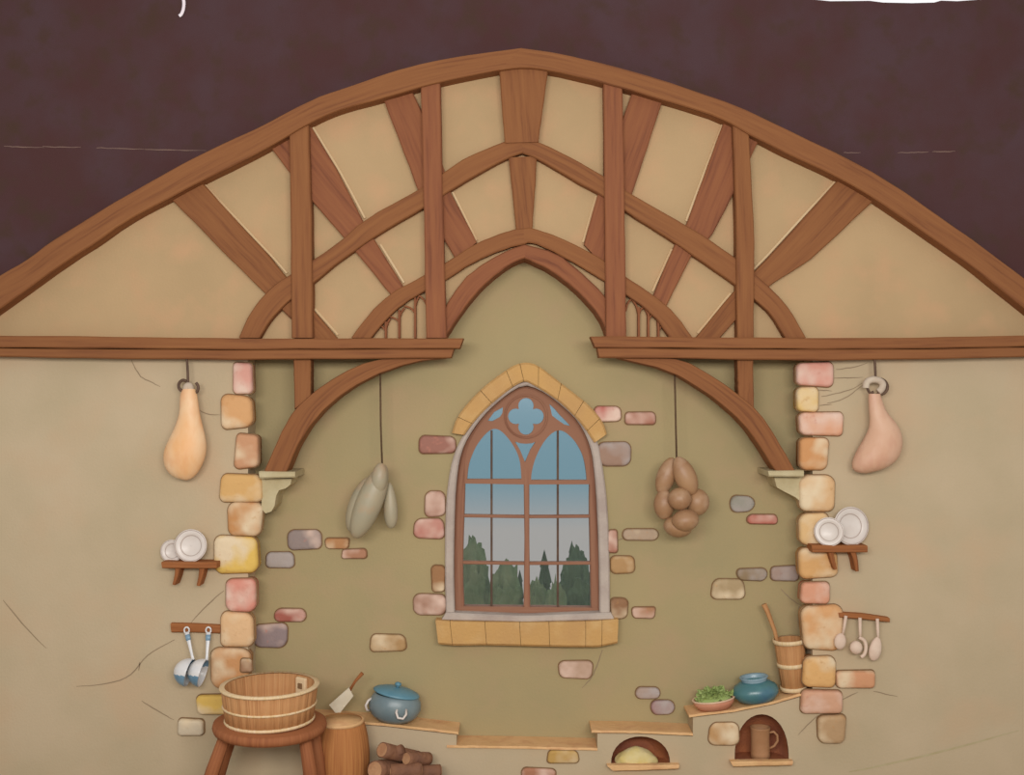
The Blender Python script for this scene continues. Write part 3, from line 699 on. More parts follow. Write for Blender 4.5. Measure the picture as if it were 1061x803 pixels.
# ------------------------------------------------------------------ trees and bushes outside
def conifer(px, ytop, wpx, ybase, label, Y=3.4, tiers=6, mat='conifer'):
    t = at(px, ytop, Y); H = t.z; W = sz(wpx, Y) / 2
    r = thing('conifer', label, 'tree', (t.x, Y, 0), 'trees outside the window')
    bm = bmesh.new(); tube(bm, [(t.x, Y, 0), (t.x, Y, H * .9)], .03, 8, [.04, .012]); part('trunk', bm, 'bark', r)
    bm = bmesh.new(); z0 = H * .06
    for k in range(tiers):
        f = k / tiers
        zb = z0 + (H - z0) * f; zt = min(H, zb + (H - z0) / tiers * 2.1)
        R = W * (1 - f) ** .8 + .015; n = 22; ring = []
        top = bm.verts.new((t.x, Y, zt))
        for i in range(n):
            a = 2 * PI * i / n + k
            rr = R * (1.1 if i % 2 else .72) * random.uniform(.85, 1.1)
            ring.append(bm.verts.new((t.x + rr * math.cos(a), Y + rr * math.sin(a), zb + random.uniform(-.03, .03))))
        for i in range(n): bm.faces.new((top, ring[i], ring[(i + 1) % n]))
        bm.faces.new(list(reversed(ring)))
    part('crown', bm, mat, r)
def bush(px, ytop, wpx, label, Y=3.0, mat='bush'):
    t = at(px, ytop, Y); H = t.z; W = sz(wpx, Y) / 2
    bm = bmesh.new(); bmesh.ops.create_icosphere(bm, subdivisions=4, radius=1)
    s0 = random.uniform(0, 40)
    for v in bm.verts:
        d = 1 + .22 * noise.noise(v.co * 2.2 + Vector((s0, 0, 0))) + .2 * noise.noise(v.co * 7 + Vector((0, s0, 0))) + .16 * noise.noise(v.co * 15)
        v.co = Vector((v.co.x * W * d, v.co.y * W * .8 * d, v.co.z * H * .5 * d))
    zm = min(v.co.z for v in bm.verts)
    bmesh.ops.translate(bm, verts=bm.verts, vec=(0, 0, -zm - .0))
    o = link('bush', bm, mat); o.location = (t.x, Y, 0)
    tag(o, label, 'bush', 'bushes outside the window')
conifer(487, 559, 40, 640, 'dark conifer behind the lower left window pane')
conifer(528, 587, 16, 640, 'low spiky conifer seen just left of the central mullion', 3.7)
conifer(538.5, 590, 12, 640, 'thin spiky conifer touching the central mullion on its left', 3.5)
conifer(564, 569, 25, 640, 'pointed conifer right of the central mullion')
conifer(592.5, 560, 19, 640, 'tall narrow conifer behind the lower right window pane', 3.5, 8)
bush(490, 577, 36, 'bushy mass in front of the left conifer', 2.9)
bush(524, 593, 38, 'low bush left of the central mullion', 2.8)
bush(556, 606, 26, 'low bush just right of the central mullion', 2.75)
bush(597, 585, 34, 'broad green bush at the foot of the tall narrow conifer', 3.0, 'conifer')
bush(575, 612, 26, 'low bush between the two right conifers', 2.6)

# ------------------------------------------------------------------ ledges
def ledge(label, line, Yf=-.010, th=.014, n=24):
    P = resample(line, n); bm = bmesh.new(); rings = []
    for i, p in enumerate(P):
        q = at(p.x, p.y, Yf); w = .004 * noise.noise(Vector((i * .6, line[0][0], 0)))
        e = .006
        rings.append([bm.verts.new(v) for v in ((q.x, BK - .001, q.z), (q.x, Yf + e, q.z + w), (q.x, Yf, q.z - e + w), (q.x, Yf + w, q.z - th), (q.x, BK - .001, q.z - th))])
    for a, b2 in zip(rings, rings[1:]):
        for k in range(5): bm.faces.new((a[k], a[(k + 1) % 5], b2[(k + 1) % 5], b2[k]))
    bm.faces.new(rings[0]); bm.faces.new(rings[-1])
    return tag(link('ledge', bm, 'ledge'), label, 'ledge', 'worn ledges on the low wall')
ledge('sloping tan ledge carrying the blue lidded pot', [(268, 741)] + LL[1:] + [(475, 758.6)])
ledge('lowest tan ledge in the middle of the low wall', LM1)
ledge('short tan ledge above the bread oven', LM2)
ledge('sloping tan ledge carrying the bowl, the jar and the churn', LR)
def ledge_z(x, line, Y):
    for a, b2 in zip(line, line[1:]):
        if a[0] <= x <= b2[0]:
            y = a[1] + (b2[1] - a[1]) * (x - a[0]) / (b2[0] - a[0]); q = at(x, y, -.010); return q.z
    return at(*line[-1], -.022).z

# ------------------------------------------------------------------ things on the ledges
# blue lidded pot
Yp = .06; x0 = 407.5; k = (D + Yp) / D / 160
pz = ledge_z(x0, LL, Yp) + .004
pot = thing('lidded_pot', 'round blue grey pot with tilted blue lid on the left ledge', 'pot', ((x0 - 530.5) * k, Yp, pz), None, (0, .10, 0))
def lpart(name, bm, mat, parent, smooth=True): return link(name, bm, mat, parent, smooth)
bm = bmesh.new(); lathe(bm, [(.06, 0), (.105, .004), (.15, .04), (.172, .09), (.168, .13), (.148, .165), (.138, .178), (.128, .178), (.13, .16), (.10, .03)], 44, sy=.78)
lpart('pot_body', bm, 'pot', pot)
bm = bmesh.new(); lathe(bm, [(.150, .0), (.154, .006), (.145, .016), (.10, .032), (.045, .040), (.002, .042)], 40, sy=.78, cap1=False)
lid = lpart('pot_lid', bm, 'pot_lid', pot); lid.location = (0.002, 0, .180); lid.rotation_euler = (0, .10, 0)
bm = bmesh.new(); lathe(bm, [(.012, 0), (.012, .012), (.022, .02), (.020, .032), (.003, .038)], 18, cap1=False); kn = lpart('lid_knob', bm, 'pot_lid', lid); kn.location = (0, 0, .038)
bm = bmesh.new(); tube(bm, [(.012 - .03, -.120, .128), (.012 - .032, -.148, .108), (.012 - .016, -.160, .080), (.012 + .016, -.160, .078), (.012 + .032, -.148, .102), (.012 + .028, -.118, .126)], .008, 10)
h = lpart('pot_handle', bm, 'china', pot); h['label'] = 'pale loop handle on the front'; h.location = (.045, .004, -.010)
bm = bmesh.new(); tube(bm, [(-.145, -.02, .145), (-.17, -.05, .13), (-.183, -.06, .1), (-.175, -.05, .07), (-.16, -.03, .06)], .008, 10)
h = lpart('pot_handle', bm, 'china', pot); h['label'] = 'pale loop handle on the left side'
# cleaver leaning on the ledge
cl = thing('cleaver', 'whitish square blade with wooden handle leaning at the left end of the ledge', 'cleaver', at(352, 742, .0))
part('blade', plate_poly([(361.5, 712.5), (366, 721.5), (350, 741.5), (341, 730.5)], [], -.012, .006), 'blade', cl)
bm = bmesh.new(); tube(bm, [at(362, 716, -.003), at(368, 706, -.003), at(375.5, 697.5, -.003)], .010, 10, [.009, .009, .013]); part('handle', bm, 'wood_shelf', cl)
# bowl of greens
Yb = .06; xb = 740.5; kb = (D + Yb) / D / 160
bz = ledge_z(xb, LR, Yb)
bowl = thing('bowl', 'shallow pink clay bowl at the low end of the right ledge', 'bowl', ((xb - 530.5) * kb, Yb, bz + .005), None, (0, -.13, 0))
bm = bmesh.new(); lathe(bm, [(.07, 0), (.105, .004), (.130, .035), (.137, .062), (.128, .062), (.10, .02)], 40, sy=.75); lpart('bowl_body', bm, 'bowl', bowl)
bm = bmesh.new(); lathe(bm, [(.134, .058), (.141, .060), (.142, .068), (.134, .070), (.127, .066)], 40, sy=.75, cap0=False, cap1=False); lpart('bowl_rim', bm, 'bowl_rim', bowl)
bm = bmesh.new()
for i in range(150):
    a = random.uniform(0, 2 * PI); r = random.uniform(0, .11); hgt = .075 + .05 * (1 - (r / .12) ** 2)
    c = Vector((r * math.cos(a), r * .75 * math.sin(a), random.uniform(.05, hgt)))
    d = Vector((math.cos(a) * .6 + random.uniform(-.4, .4), math.sin(a) * .6 + random.uniform(-.4, .4), random.uniform(.2, 1))).normalized()
    s = d.cross(Vector((0, 1, .3))).normalized() * random.uniform(.010, .018); L_ = random.uniform(.03, .05)
    nn = d.cross(s).normalized() * .004
    vs = [bm.verts.new(p) for p in (c, c + s + d * L_ * .45 + nn, c + d * L_, c - s + d * L_ * .45 + nn, c + d * L_ * .45 - nn)]
    for q in ((0, 1, 4), (1, 2, 4), (2, 3, 4), (3, 0, 4)): bm.faces.new([vs[j] for j in q])
lathe(bm, [(.125, .055), (.10, .075), (.06, .088), (.002, .095)], 24, sy=.75, cap1=False)
o = link('salad_leaves', bm, 'greens'); o.location = bowl.location; o.rotation_euler = bowl.rotation_euler; o['kind'] = 'stuff'
tag(o, 'heap of green leaves in the pink bowl', 'greens')
# teal jar
Yj = .06; xj = 784; kj = (D + Yj) / D / 160
jar = thing('jar', 'squat teal glazed jar with a wide mouth on the right ledge', 'jar', ((xj - 530.5) * kj, Yj, ledge_z(xj, LR, Yj) + .006), None, (0, -.12, 0))
bm = bmesh.new(); lathe(bm, [(.08, 0), (.118, .012), (.148, .05), (.150, .075), (.135, .105), (.10, .128), (.083, .138), (.076, .132), (.09, .11), (.11, .05)], 44, sy=.8); lpart('jar_body', bm, 'jar', jar)
bm = bmesh.new(); lathe(bm, [(.083, .132), (.082, .145), (.094, .160), (.090, .165), (.076, .155), (.074, .135)], 40, sy=.85, cap0=False, cap1=False); lpart('jar_rim', bm, 'jar_rim', jar)
# churn with its dasher
Yc = .085; xc = 819.5; kc = (D + Yc) / D / 160
ch = thing('butter_churn', 'upright wooden churn with pale hoops at the high end of the right ledge', 'churn', ((xc + 3 - 530.5) * kc, Yc, ledge_z(824, LR, Yc) + .008), None, (0, -.09, 0))
HC = .335
bm = bmesh.new(); lathe(bm, [(.070, 0), (.078, .002), (.089, HC * .5), (.100, HC), (.088, HC), (.07, .03)], groove=14, gd=.05, sy=.95); lpart('staves', bm, 'stave', ch)
for z, r, hh in ((.002, .083, .026), (HC * .47, .090, .026), (HC - .022, .1035, .026)):
    bm = bmesh.new(); lathe(bm, [(r - .006, z), (r + .003, z), (r + .005, z + hh / 2), (r + .005, z + hh), (r - .006, z + hh)], 40, sy=.95, cap0=False, cap1=False); lpart('hoop', bm, 'hoop', ch)
bm = bmesh.new(); tube(bm, [(-.052, 0, HC * .4), (-.088, .01, HC + .06), (-.125, .01, HC + .195), (-.142, .01, HC + .24)], .014, 12, [.012, .013, .016, .018]); lpart('dasher_handle', bm, 'stave', ch)

# ------------------------------------------------------------------ niches
def sill(label, pts, Y=-.05):
    bm = strip(pts[:2], [pts[3], pts[2]], Y, -.0005, 10, 1.4, wob=.004)
    return tag(link('niche_sill', bm, 'ledge'), label, 'sill', 'sills of the oven niches')
sill('tan stone sill under the bread oven niche', [(629, 793.5), (704, 793), (703, 797.5), (636, 799.5)])
sill('tan stone sill under the tankard niche', [(757, 789.5), (822, 789), (821, 793.5), (760, 795)])
bm = bmesh.new(); bz = at(0, 793.5, 0).z
bmesh.ops.create_icosphere(bm, subdivisions=4, radius=1)
for v in bm.verts:
    d = 1 + .07 * noise.noise(v.co * 2.5)
    p = v.co * d
    if p.z < 0: p.z *= .03
    v.co = Vector((p.x * .142, p.y * .07, p.z * .100 * (1 - .28 * abs(p.x))))
for f in bm.faces: f.smooth = True
o = link('bread_dough', bm, 'bread'); o.location = (at(659, 0, .07).x, .06, bz + .008); tag(o, 'pale yellow mound of dough in the low oven niche', 'bread')
tk = thing('tankard', 'brown clay tankard standing in the dark arched niche', 'tankard', (at(787.5, 0, .07).x, .066, at(0, 788.4, 0).z + .001))
bm = bmesh.new(); lathe(bm, [(.050, 0), (.066, .003), (.062, .03), (.060, .12), (.063, .185), (.067, .20), (.060, .20), (.052, .15), (.05, .02)], 32, sy=.85); lpart('mug_body', bm, 'tankard', tk)
bm = bmesh.new(); tube(bm, [(.058, -.01, .165), (.085, -.015, .172), (.107, -.018, .15), (.110, -.018, .115), (.09, -.015, .08), (.058, -.01, .062)], .008, 10); lpart('handle', bm, 'tankard', tk)

# ------------------------------------------------------------------ tub on the stool, barrel, logs
Yt = -.46; kt = (D + Yt) / D / 160
tx = (279.5 - 530.5) * kt; tz = at(0, 746.5, Yt).z
HT = .212
stool = thing('stool', 'low brown wooden stool under the tub with splayed legs', 'stool', (tx, Yt, 0))
SR = .340
bm = bmesh.new(); lathe(bm, [(SR * .85, tz - .062), (SR * .97, tz - .055), (SR, tz - .03), (SR * .985, tz - .006), (SR * .95, tz)], 48); bmesh.ops.rotate(bm, verts=bm.verts, cent=(0, 0, tz), matrix=Matrix.Rotation(.03, 3, 'Y')); bmesh.ops.translate(bm, verts=bm.verts, vec=(.003, 0, 0))
lpart('seat', bm, 'stool_wood', stool)
for sx, sy in ((-1, -1), (1, -1), (-1, 1), (1, 1)):
    bm = bmesh.new(); tube(bm, [(sx * .235, sy * .13, tz - .05), (sx * (.31 if sx < 0 else .265), sy * .12, tz * .6), (sx * (.43 if sx < 0 else .30), sy * .12, 0)], .04, 14, [.036, .042, .048]); lpart('leg', bm, 'stool_wood', stool)
tub = thing('wash_tub', 'oval wooden stave tub with pale hoops standing on the stool', 'tub', (tx, Yt, tz + .002))
bm = bmesh.new(); R0, R1 = .262, .289
lathe(bm, [(R0 - .03, .0), (R0, .002), (R0 + (R1 - R0) * .5, HT * .5), (R1, HT), (R1 - .022, HT), (R0 + (R1 - R0) * .5 - .022, HT * .5), (R0 - .025, .03), (.002, .03)], groove=30, gd=.03, cap1=False)
lpart('staves', bm, 'stave', tub)
for z, hh, ex in ((.002, .018, .004), (HT * .45, .013, .004), (HT - .008, .014, .006)):
    r = R0 + (R1 - R0) * z / HT
    bm = bmesh.new(); lathe(bm, [(r - .004, z), (r + ex, z), (r + ex + .004, z + hh * .5), (r + ex + .002, z + hh), (r - (.022 if z > HT * .8 else .004), z + hh)], 60, cap0=False, cap1=False); lpart('hoop', bm, 'hoop', tub)
bm = bmesh.new(); box(bm, (.155, .190, HT - .065), (.085, .025, .12), Matrix.Rotation(-.6, 3, 'Z'), .008)
box(bm, (.148, .177, HT - .055), (.034, .01, .034), Matrix.Rotation(-.6, 3, 'Z'), .003, mi=1)
hb = link('lug_handle', bm, ['hoop', 'mortar'], tub); hb['label'] = 'small block handle inside the back rim'
Yr = -.17; kr = (D + Yr) / D / 160
brx = (353.5 - 530.5) * kr; ztop = at(0, 745.5, Yr).z
barrel = thing('barrel', 'bulging orange brown wooden barrel behind the stool below the left ledge', 'barrel', (brx, Yr, 0))
prof = [(.10, 0), (.125, .002)] + [(.120 + .050 * math.sin(PI * (i / 10) ** 1.0) ** .8 + .018 * i / 10, .02 + (ztop - .02) * i / 10) for i in range(0, 11)]
bm = bmesh.new(); lathe(bm, prof + [(.128, ztop), (.127, ztop - .02), (.002, ztop - .02)], groove=16, gd=.02, cap1=False); lpart('staves', bm, 'stave_dark', barrel)
bm = bmesh.new(); lathe(bm, [(.126, ztop - .018), (.127, ztop - .001), (.002, ztop + .001)], 40, cap1=False); lpart('barrel_lid', bm, 'ledge', barrel)['label'] = 'flat tan lid'
bm = bmesh.new(); r = .142; lathe(bm, [(r - .01, ztop - .018), (r + .002, ztop - .018), (r + .003, ztop + .002), (r - .012, ztop + .002)], 48, cap0=False, cap1=False); lpart('rim_hoop', bm, 'ledge', barrel)
def log(label, a, b2, r, stub=None, Y2=None):
    a, b2 = Vector(a), Vector(b2)
    t = thing('log', label, 'log', a.lerp(b2, .5), 'stacked firewood logs')
    bm = bmesh.new(); n = 8; pts = [a.lerp(b2, i / n) for i in range(n + 1)]
    tube(bm, pts, r, 16, [r * (1 + .08 * noise.noise(p * 9)) for p in pts]); part('bark', bm, 'bark', t, True)
    dr = (b2 - a).normalized()
    for p, s in ((a, -1), (b2, 1)):
        bm = bmesh.new(); tube(bm, [p + dr * s * .0005, p + dr * s * .004], r * .86, 18)
        part('cut_end', bm, 'log_end', t)
    if stub:
        bm = bmesh.new(); q = a.lerp(b2, stub[0]); tube(bm, [q, q + Vector(stub[1])], r * .6, 12, [r * .75, r * .6]); part('branch_stub', bm, 'bark', t, True)
Yl = -.2
def lp(x, y, Y): return at(x, y, Y)
log('upper firewood log whose round end shows left beside the barrel', lp(396, 777, -.30), lp(432, 786, -.07), .048, (.35, (.05, -.02, .035)))
log('short stubby firewood log lying right on top of the pile', lp(421, 786, -.24), lp(444, 786, -.10), .040)
log('lower left firewood log with a big pale cut end', lp(388.5, 798, -.34), lp(418, 795, -.04), .058)
log('pale peeled firewood log in the middle of the pile', lp(404, 799, -.26), lp(436, 798, -.22), .046)
log('reddish firewood log at the right foot of the pile', lp(433, 800, -.16), lp(456, 799, -.12), .042)

# ------------------------------------------------------------------ hams
def hook(pts_list, Y): 
    bm = bmesh.new()
    for pts, r in pts_list: tube(bm, [at(p[0], p[1], Y) for p in smoothpts(pts, 2)], r, 10)
    return bm
def ham(label, hooks, Lc, Rc, mat, Y, knuckle=None, fl=.62):
    t = thing('ham', label, 'ham', at(Lc[0][0], Lc[0][1], Y), 'hams hanging from the beams')
    n = 26; Lp, Rp = resample(smoothpts(Lc, 2), 60), resample(smoothpts(Rc, 2), 60)
    def xi(P, y):
        for a, b2 in zip(P, P[1:]):
            if min(a.y, b2.y) <= y <= max(a.y, b2.y) and abs(a.y - b2.y) > 1e-6:
                return a.x + (b2.x - a.x) * (y - a.y) / (b2.y - a.y)
        return P[-1].x if y > P[0].y else P[0].x
    y0, y1 = Lc[0][1], Lc[-1][1]; secs = []
    for i in range(n + 1):
        y = y0 + (y1 - y0) * (.5 - .5 * math.cos(PI * i / n))
        l, r = xi(Lp, min(max(y, y0 + .05), y1 - .05)), xi(Rp, min(max(y, y0 + .05), y1 - .05)); hw = max(.4, abs(r - l) / 2)
        secs.append((at((l + r) / 2, y, Y), sz(hw, Y), sz(hw, Y) * fl + .004))
    bm = bmesh.new(); loft(bm, list(reversed(secs))); part('ham_body', bm, mat, t, True)
    part('iron_hook', hook(hooks, Y - .0), 'iron', t, True)
    if knuckle:
        bm = bmesh.new(); tube(bm, [at(p[0], p[1], Y) for p in smoothpts(knuckle, 2)], .022, 12); part('knuckle_bone', bm, 'bone', t, True)
ham('plump orange ham on an iron hook under the left beam', [([(193.5, 368), (194.5, 385), (195, 400)], .0085), ([(193, 395), (189, 393.5), (185.2, 397), (185, 402), (188, 405), (191, 404)], .010), ([(203, 396.5), (205.6, 400), (205, 405.5), (200, 408.5), (197, 406.5)], .010)],
    [(189.5, 403), (187, 408), (186.5, 414), (186, 430), (180, 446), (172.5, 460), (169, 472), (171, 485), (178, 493), (188, 497), (194, 497.5)],
    [(202, 403), (204, 408), (205, 414), (207, 430), (211, 445), (213.8, 458), (213.5, 470), (210, 481), (205, 490), (199, 496), (194, 497.5)], 'ham', -.10, [(192.5, 405), (193.5, 400), (196.5, 399), (198, 405)])
ham('slanting pinkish ham on an iron hook under the right beam', [([(906, 368), (907, 385), (907.3, 394)], .0085), ([(907, 392), (915, 393), (919.5, 398), (919.5, 404), (915, 408.5), (909, 408)], .010), ([(898, 397), (899, 404), (902, 408), (905, 406)], .009)],
    [(900, 408), (900, 420), (902, 440), (897, 452), (891, 462), (885, 473), (882.5, 482), (884, 487), (889, 490), (897, 490.5)],
    [(912, 408), (915.5, 420), (919, 428), (927, 436), (933, 446), (935.5, 458), (933, 470), (927, 479), (915, 486.5), (897, 490.5)], 'ham_pink', -.10,
    [(897, 402), (897.5, 396), (903, 393), (910, 393.5), (915, 397), (914, 403), (910, 406)])

# ------------------------------------------------------------------ hanging gourds
def bunch(label, rope, gs, mat, Y):
    t = thing('gourd_bunch', label, 'gourds', at(rope[-1][0], rope[-1][1], Y))
    bm = bmesh.new(); tube(bm, [at(p[0], p[1], Y) for p in rope], .0062, 8); part('rope', bm, 'rope', t, True)
    for a, b2, r, dy, be in gs:
        bm = bmesh.new(); blob(bm, at(*a, Y) + Vector((0, dy, 0)), at(*b2, Y) + Vector((0, dy, 0)), sz(r, Y), belly=be)
        part('gourd', bm, mat, t, True)
bunch('bunch of long grey green gourds hanging on a rope left of the window', [(394, 384), (394.5, 440), (396, 483)],
      [((382, 495), (364, 553), 13, .03, .6), ((399, 481), (368, 557), 14, -.02, .55), ((403, 500), (405, 548), 8, .03, .75), ((396, 479), (392, 512), 8.5, -.05, .5)], 'gourd', -.01)
bunch('bunch of round brown gourds hanging on a rope right of the window', [(699, 384), (700, 430), (701, 474)],
      [((697, 474), (684, 512), 10, 0, .55), ((700, 473), (717, 512), 11.5, -.05, .55), ((702, 504), (702, 527), 12, -.09, .5), ((723, 506), (721, 534), 12.5, -.02, .5),
       ((688, 507), (688, 538), 11, -.01, .5), ((706, 526), (709, 548), 14, -.10, .5), ((703, 534), (700, 556), 15, -.03, .5)], 'gourd_brown', -.01)

# ------------------------------------------------------------------ plate shelves
def shelf(label, x0, x1, y0, y1, br, dep=.13):
    t = thing('wall_shelf', label, 'shelf', at((x0 + x1) / 2, y0, 0), 'plate shelves')
    bm = strip([(x0, y0), (x1, y0 + .5)], [(x0 + 1, y1), (x1, y1)], -dep, -.046 if False else 0, 8, 1.0); part('board', bm, 'wood_shelf', t)
    for pts in br: part('shelf_bracket', ribbon(pts, 5.5, -dep + .03, 0, 10, 1, ch=.8, w2=3.2), 'wood_shelf', t)
shelf('short brown shelf holding two white plates on the left wall', 167, 224.5, 582.5, 589, [[(184, 588), (183, 596), (180, 606)], [(209, 588), (208, 596), (205, 607)]])
shelf('short brown shelf holding two white plates beside the right corner stones', 841, 899, 565, 572.5, [[(861, 571), (863, 580), (866, 590)], [(884, 571), (887, 580), (888.5, 592)]])
def plate(label, cx, cy, r, Y, yaw, lean, group):
    R = sz(r, Y)
    p = at(cx, cy, Y)
    o = thing('plate', label, 'plate', p, group, (0, 0, 0))
    rot = Matrix.Rotation(yaw, 4, 'Z') @ Matrix.Rotation(-lean, 4, 'X') @ Matrix.Rotation(PI / 2, 4, 'X')
    bm = bmesh.new(); lathe(bm, [(R * .5, -.012), (R * .58, -.010), (R * .96, .008), (R, .013), (R * .97, .016), (R * .64, .002), (R * .58, -.002), (.002, -.002)], 48, cap1=False)
    bmesh.ops.transform(bm, matrix=rot, verts=bm.verts); lpart('plate_dish', bm, 'china', o)
    bm = bmesh.new()
    for rr, z in ((.62, .0012), (.93, .0145)):
        lathe(bm, [(R * (rr - .022), z), (R * rr, z + .0022), (R * (rr + .022), z + .002)], 48, cap0=False, cap1=False)
    bmesh.ops.transform(bm, matrix=rot, verts=bm.verts); lpart('ring_line', bm, 'china_line', o)
GP = 'white plates on the wall shelves'
plate('larger white plate in front on the left shelf', 198, 565.3, 17, -.06, 0, .10, GP)
plate('smaller white plate behind the larger one on the left shelf', 178.5, 571, 12, -.025, -.1, .08, GP)
plate('smaller tilted white plate in front on the right shelf', 859, 551, 15, -.095, -.35, .10, GP)
plate('larger oval looking white plate behind on the right shelf', 881, 545, 20, -.05, .22, .10, GP)

# ------------------------------------------------------------------ ladles and utensils
def rail(label, L, R, Yf):
    return tag(link('utensil_rail', strip(L, R, Yf, 0, 10, 1.2), 'wood_shelf'), label, 'rail', 'hanging rails')
rail('wooden rail with two blue ladles on the left wall', [(176.5, 646), (200, 646.5), (228, 648)], [(177.5, 655.5), (200, 655.5), (228, 656.5)], -.035)
rail('wooden rail with three pale utensils on the right wall', [(869, 635), (895, 636.5), (922, 640.5)], [(870, 640), (895, 642), (922, 645)], -.055)
def ladle(label, hx, hy, ex, ey, bx, by, r):
    Y = -.085
    t = thing('ladle', label, 'ladle', at(hx, hy, Y), 'blue and white ladles')
    Y0 = -.045
    bm = bmesh.new(); tube(bm, [at(hx + 2.6 * math.cos(a), hy + 3.2 * math.sin(a), Y0) for a in [2 * PI * i / 14 for i in range(15)]], .0055, 8); part('hanging_loop', bm, 'enamel', t, True)
    A_, B_ = at(hx, hy + 2, -.05), at(bx + 3.6, by - 13.2, -.105)
    bm = bmesh.new(); tube(bm, [A_.lerp(B_, q / 8) for q in range(9)], .012, 10, [.015, .016, .0145, .0125, .011, .010, .009, .009, .010], .45); part('handle', bm, 'enamel', t, True)
    bm = bmesh.new(); tube(bm, [A_.lerp(B_, .09), A_.lerp(B_, .2), A_.lerp(B_, .30)], .017, 10, [.0165, .0168, .015], .5); o = part('handle_band', bm, 'enamel_blue', t, True); o['label'] = 'blue band on the handle'
    c = at(bx, by, -.11); R = sz(r, -.11)
    nrm = Vector((.97, -.04, -.24)).normalized()
    rot = nrm.to_track_quat('Z', 'X').to_matrix().to_4x4()
    bm = bmesh.new(); pr = [(R * math.sin(PI / 2 * i / 20) if i else .002, -R * 1.12 * math.cos(PI / 2 * i / 20)) for i in range(21)]
    inn = [(p[0] * .93, p[1] * .93 + .0) for p in reversed(pr)]
    lathe(bm, pr + inn, 72, cap0=False, cap1=False)
    bmesh.ops.transform(bm, matrix=Matrix.Translation(c) @ rot, verts=bm.verts)
    bm.faces.ensure_lookup_table(); nf = 20 * 72
    for i, f in enumerate(bm.faces):
        z = f.calc_center_median().z - c.z
        if i < nf and z < .004: f.material_index = 1
        if i >= nf and z > R * .25: f.material_index = 1
    part('bowl', bm, ['enamel', 'enamel_blue'], t, True)
ladle('left one of the two blue and white ladles', 193.5, 653, 196.5, 681, 196.5, 697, 14.5)
ladle('right one of the two blue and white ladles, next to the brownish orange stone', 216, 653, 217, 681, 210.5, 697.5, 14.5)
def utensil(name, label, h0, h1, fn):
    t = thing(name, label, name.split('_')[-1], at(*h0, -.065), 'pale utensils on the right rail')
    bm = bmesh.new(); tube(bm, [at(h0[0], h0[1] - 3, -.064), at(h0[0] + (h1[0] - h0[0]) * .5, (h0[1] + h1[1]) / 2, -.066), at(*h1, -.066)], .010, 10, [.011, .010, .008]); part('handle', bm, 'utensil', t, True)
    fn(t)
def f1(t):
    bm = bmesh.new(); blob(bm, at(871.5, 656, -.07), at(869.5, 673, -.07), .038, fl=.6); part('bowl', bm, 'utensil', t, True)
def f2(t):
    bm = bmesh.new(); c = at(887, 671, -.075)
    bmesh.ops.create_uvsphere(bm, u_segments=24, v_segments=16, radius=.040); bmesh.ops.scale(bm, vec=(1, .7, 1.08), verts=bm.verts); bmesh.ops.translate(bm, vec=c, verts=bm.verts); part('bowl', bm, 'utensil', t, True)
    bm = bmesh.new(); tube(bm, [at(p[0], p[1], -.066) for p in smoothpts([(890, 660.5), (896, 663.5), (897.5, 671), (896, 678), (892, 681)], 2)], .012, 10); part('bowl_rim', bm, 'utensil', t, True)
def f3(t):
    bm = bmesh.new(); blob(bm, at(909.5, 660, -.068), at(904.5, 684.5, -.07), .040, fl=.55, belly=.6); part('bowl', bm, 'utensil', t, True)
utensil('serving_spoon', 'small pale spoon hanging at the left end of the right rail over the peach stone', (876.5, 641), (873, 658), f1)
utensil('soup_ladle', 'pale round ladle hanging in the middle of the right rail', (891, 643), (891.3, 662), f2)
utensil('wooden_spoon', 'pale long spoon hanging at the right end of the right rail', (909, 644), (910, 664), f3)

# white sliver at the top edge of the dark wall: light through a tear, put in as white colour
bm = bmesh.new(); tube(bm, [at(p[0], p[1], .09) for p in smoothpts([(189.5, -4), (190.8, 3), (190, 10), (188, 15), (185.6, 16.6)], 2)], .011, 10, None, .5)
tag(link('tear_gleam', bm, 'gleam', None, True), 'small curved white gleam through a tear at the top edge of the dark wall', 'sliver')

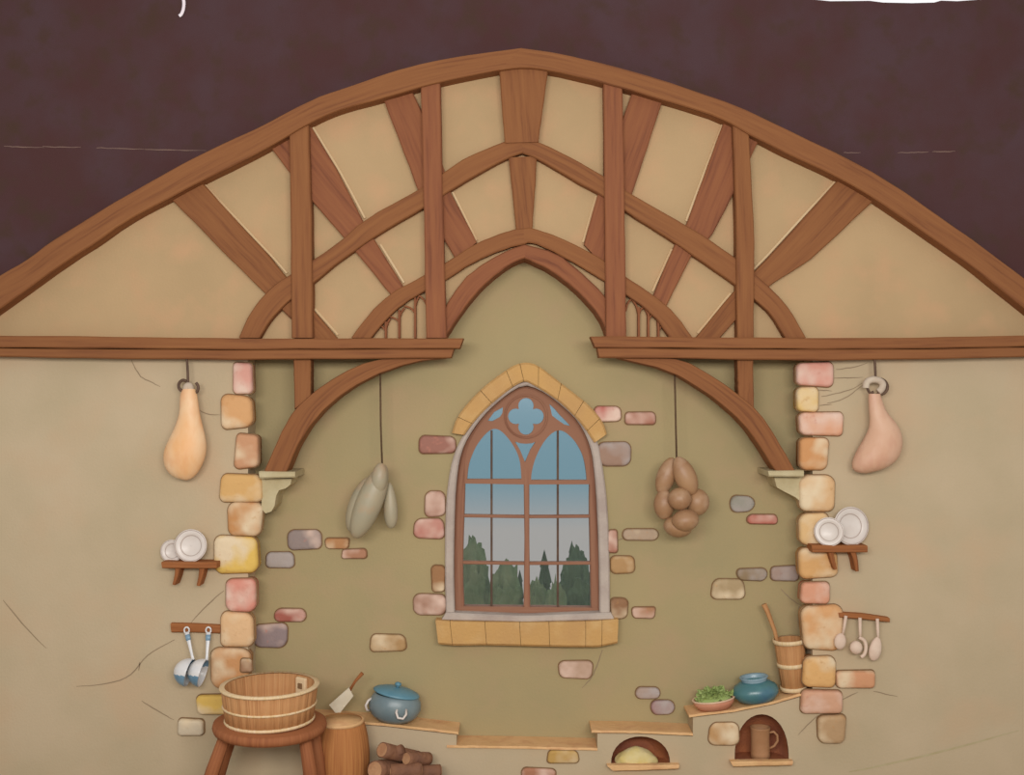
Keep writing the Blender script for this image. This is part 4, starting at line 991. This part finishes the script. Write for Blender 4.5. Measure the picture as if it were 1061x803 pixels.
# ------------------------------------------------------------------ light, sky, camera
w = bpy.data.worlds.new('sky'); scene.world = w; w.use_nodes = True
nt = w.node_tree; bg = nt.nodes['Background']
tc = nd(nt, 'ShaderNodeTexCoord'); sp = nd(nt, 'ShaderNodeSeparateXYZ'); nt.links.new(tc.outputs['Generated'], sp.inputs[0])
mr = nd(nt, 'ShaderNodeMapRange'); mr.inputs[1].default_value = -.5; mr.inputs[2].default_value = .5
nt.links.new(sp.outputs[2], mr.inputs[0])
rp = nd(nt, 'ShaderNodeValToRGB'); e = rp.color_ramp.elements
def zp(z): return z + .5
e[0].position = zp(-.130); e[0].color = lin((172, 165, 160))
e[1].position = zp(-.108); e[1].color = lin((146, 156, 160))
for z, c in ((-.085, (112, 146, 158)), (.08, (100, 142, 160)), (.24, (190, 206, 214)), (.30, (255, 255, 255))):
    x = e.new(zp(z)); x.color = lin(c)
nt.links.new(mr.outputs[0], rp.inputs[0])
yr = nd(nt, 'ShaderNodeMapRange'); yr.inputs[1].default_value = -.05; yr.inputs[2].default_value = .15
nt.links.new(sp.outputs[1], yr.inputs[0])
mxw = nd(nt, 'ShaderNodeMix', data_type='RGBA')
nt.links.new(yr.outputs[0], mxw.inputs[0]); mxw.inputs[6].default_value = (.48, .475, .465, 1); nt.links.new(rp.outputs[0], mxw.inputs[7])
nt.links.new(mxw.outputs[2], bg.inputs[0]); bg.inputs[1].default_value = 1.0

def area(name, loc, target, size, power, col):
    l = bpy.data.lights.new(name, 'AREA'); l.shape = 'RECTANGLE'; l.size, l.size_y = size; l.energy = power; l.color = col
    o = bpy.data.objects.new(name, l); C.objects.link(o); o.location = loc
    o.rotation_euler = (Vector(target) - Vector(loc)).to_track_quat('-Z', 'Y').to_euler()
    return o
area('added_front_light', (0, -7.7, 3.7), (0, 0, 2.5), (6.0, 1.2), 425, (1, .97, .94))  # unseen wide light added behind the camera to light the set evenly

cam = bpy.data.cameras.new('camera'); co = bpy.data.objects.new('camera', cam); C.objects.link(co)
co.location = (0, -D, CZ); co.rotation_euler = (PI / 2, 0, 0)
cam.sensor_fit = 'HORIZONTAL'; cam.sensor_width = 36; cam.lens = 36 * D / (1061 / 160.0)
cam.clip_end = 200
scene.camera = co
scene.view_settings.view_transform = 'Standard'
scene.view_settings.look = 'None'
scene.view_settings.exposure = 0
scene.view_settings.gamma = 1
scene.view_settings.use_curve_mapping = False
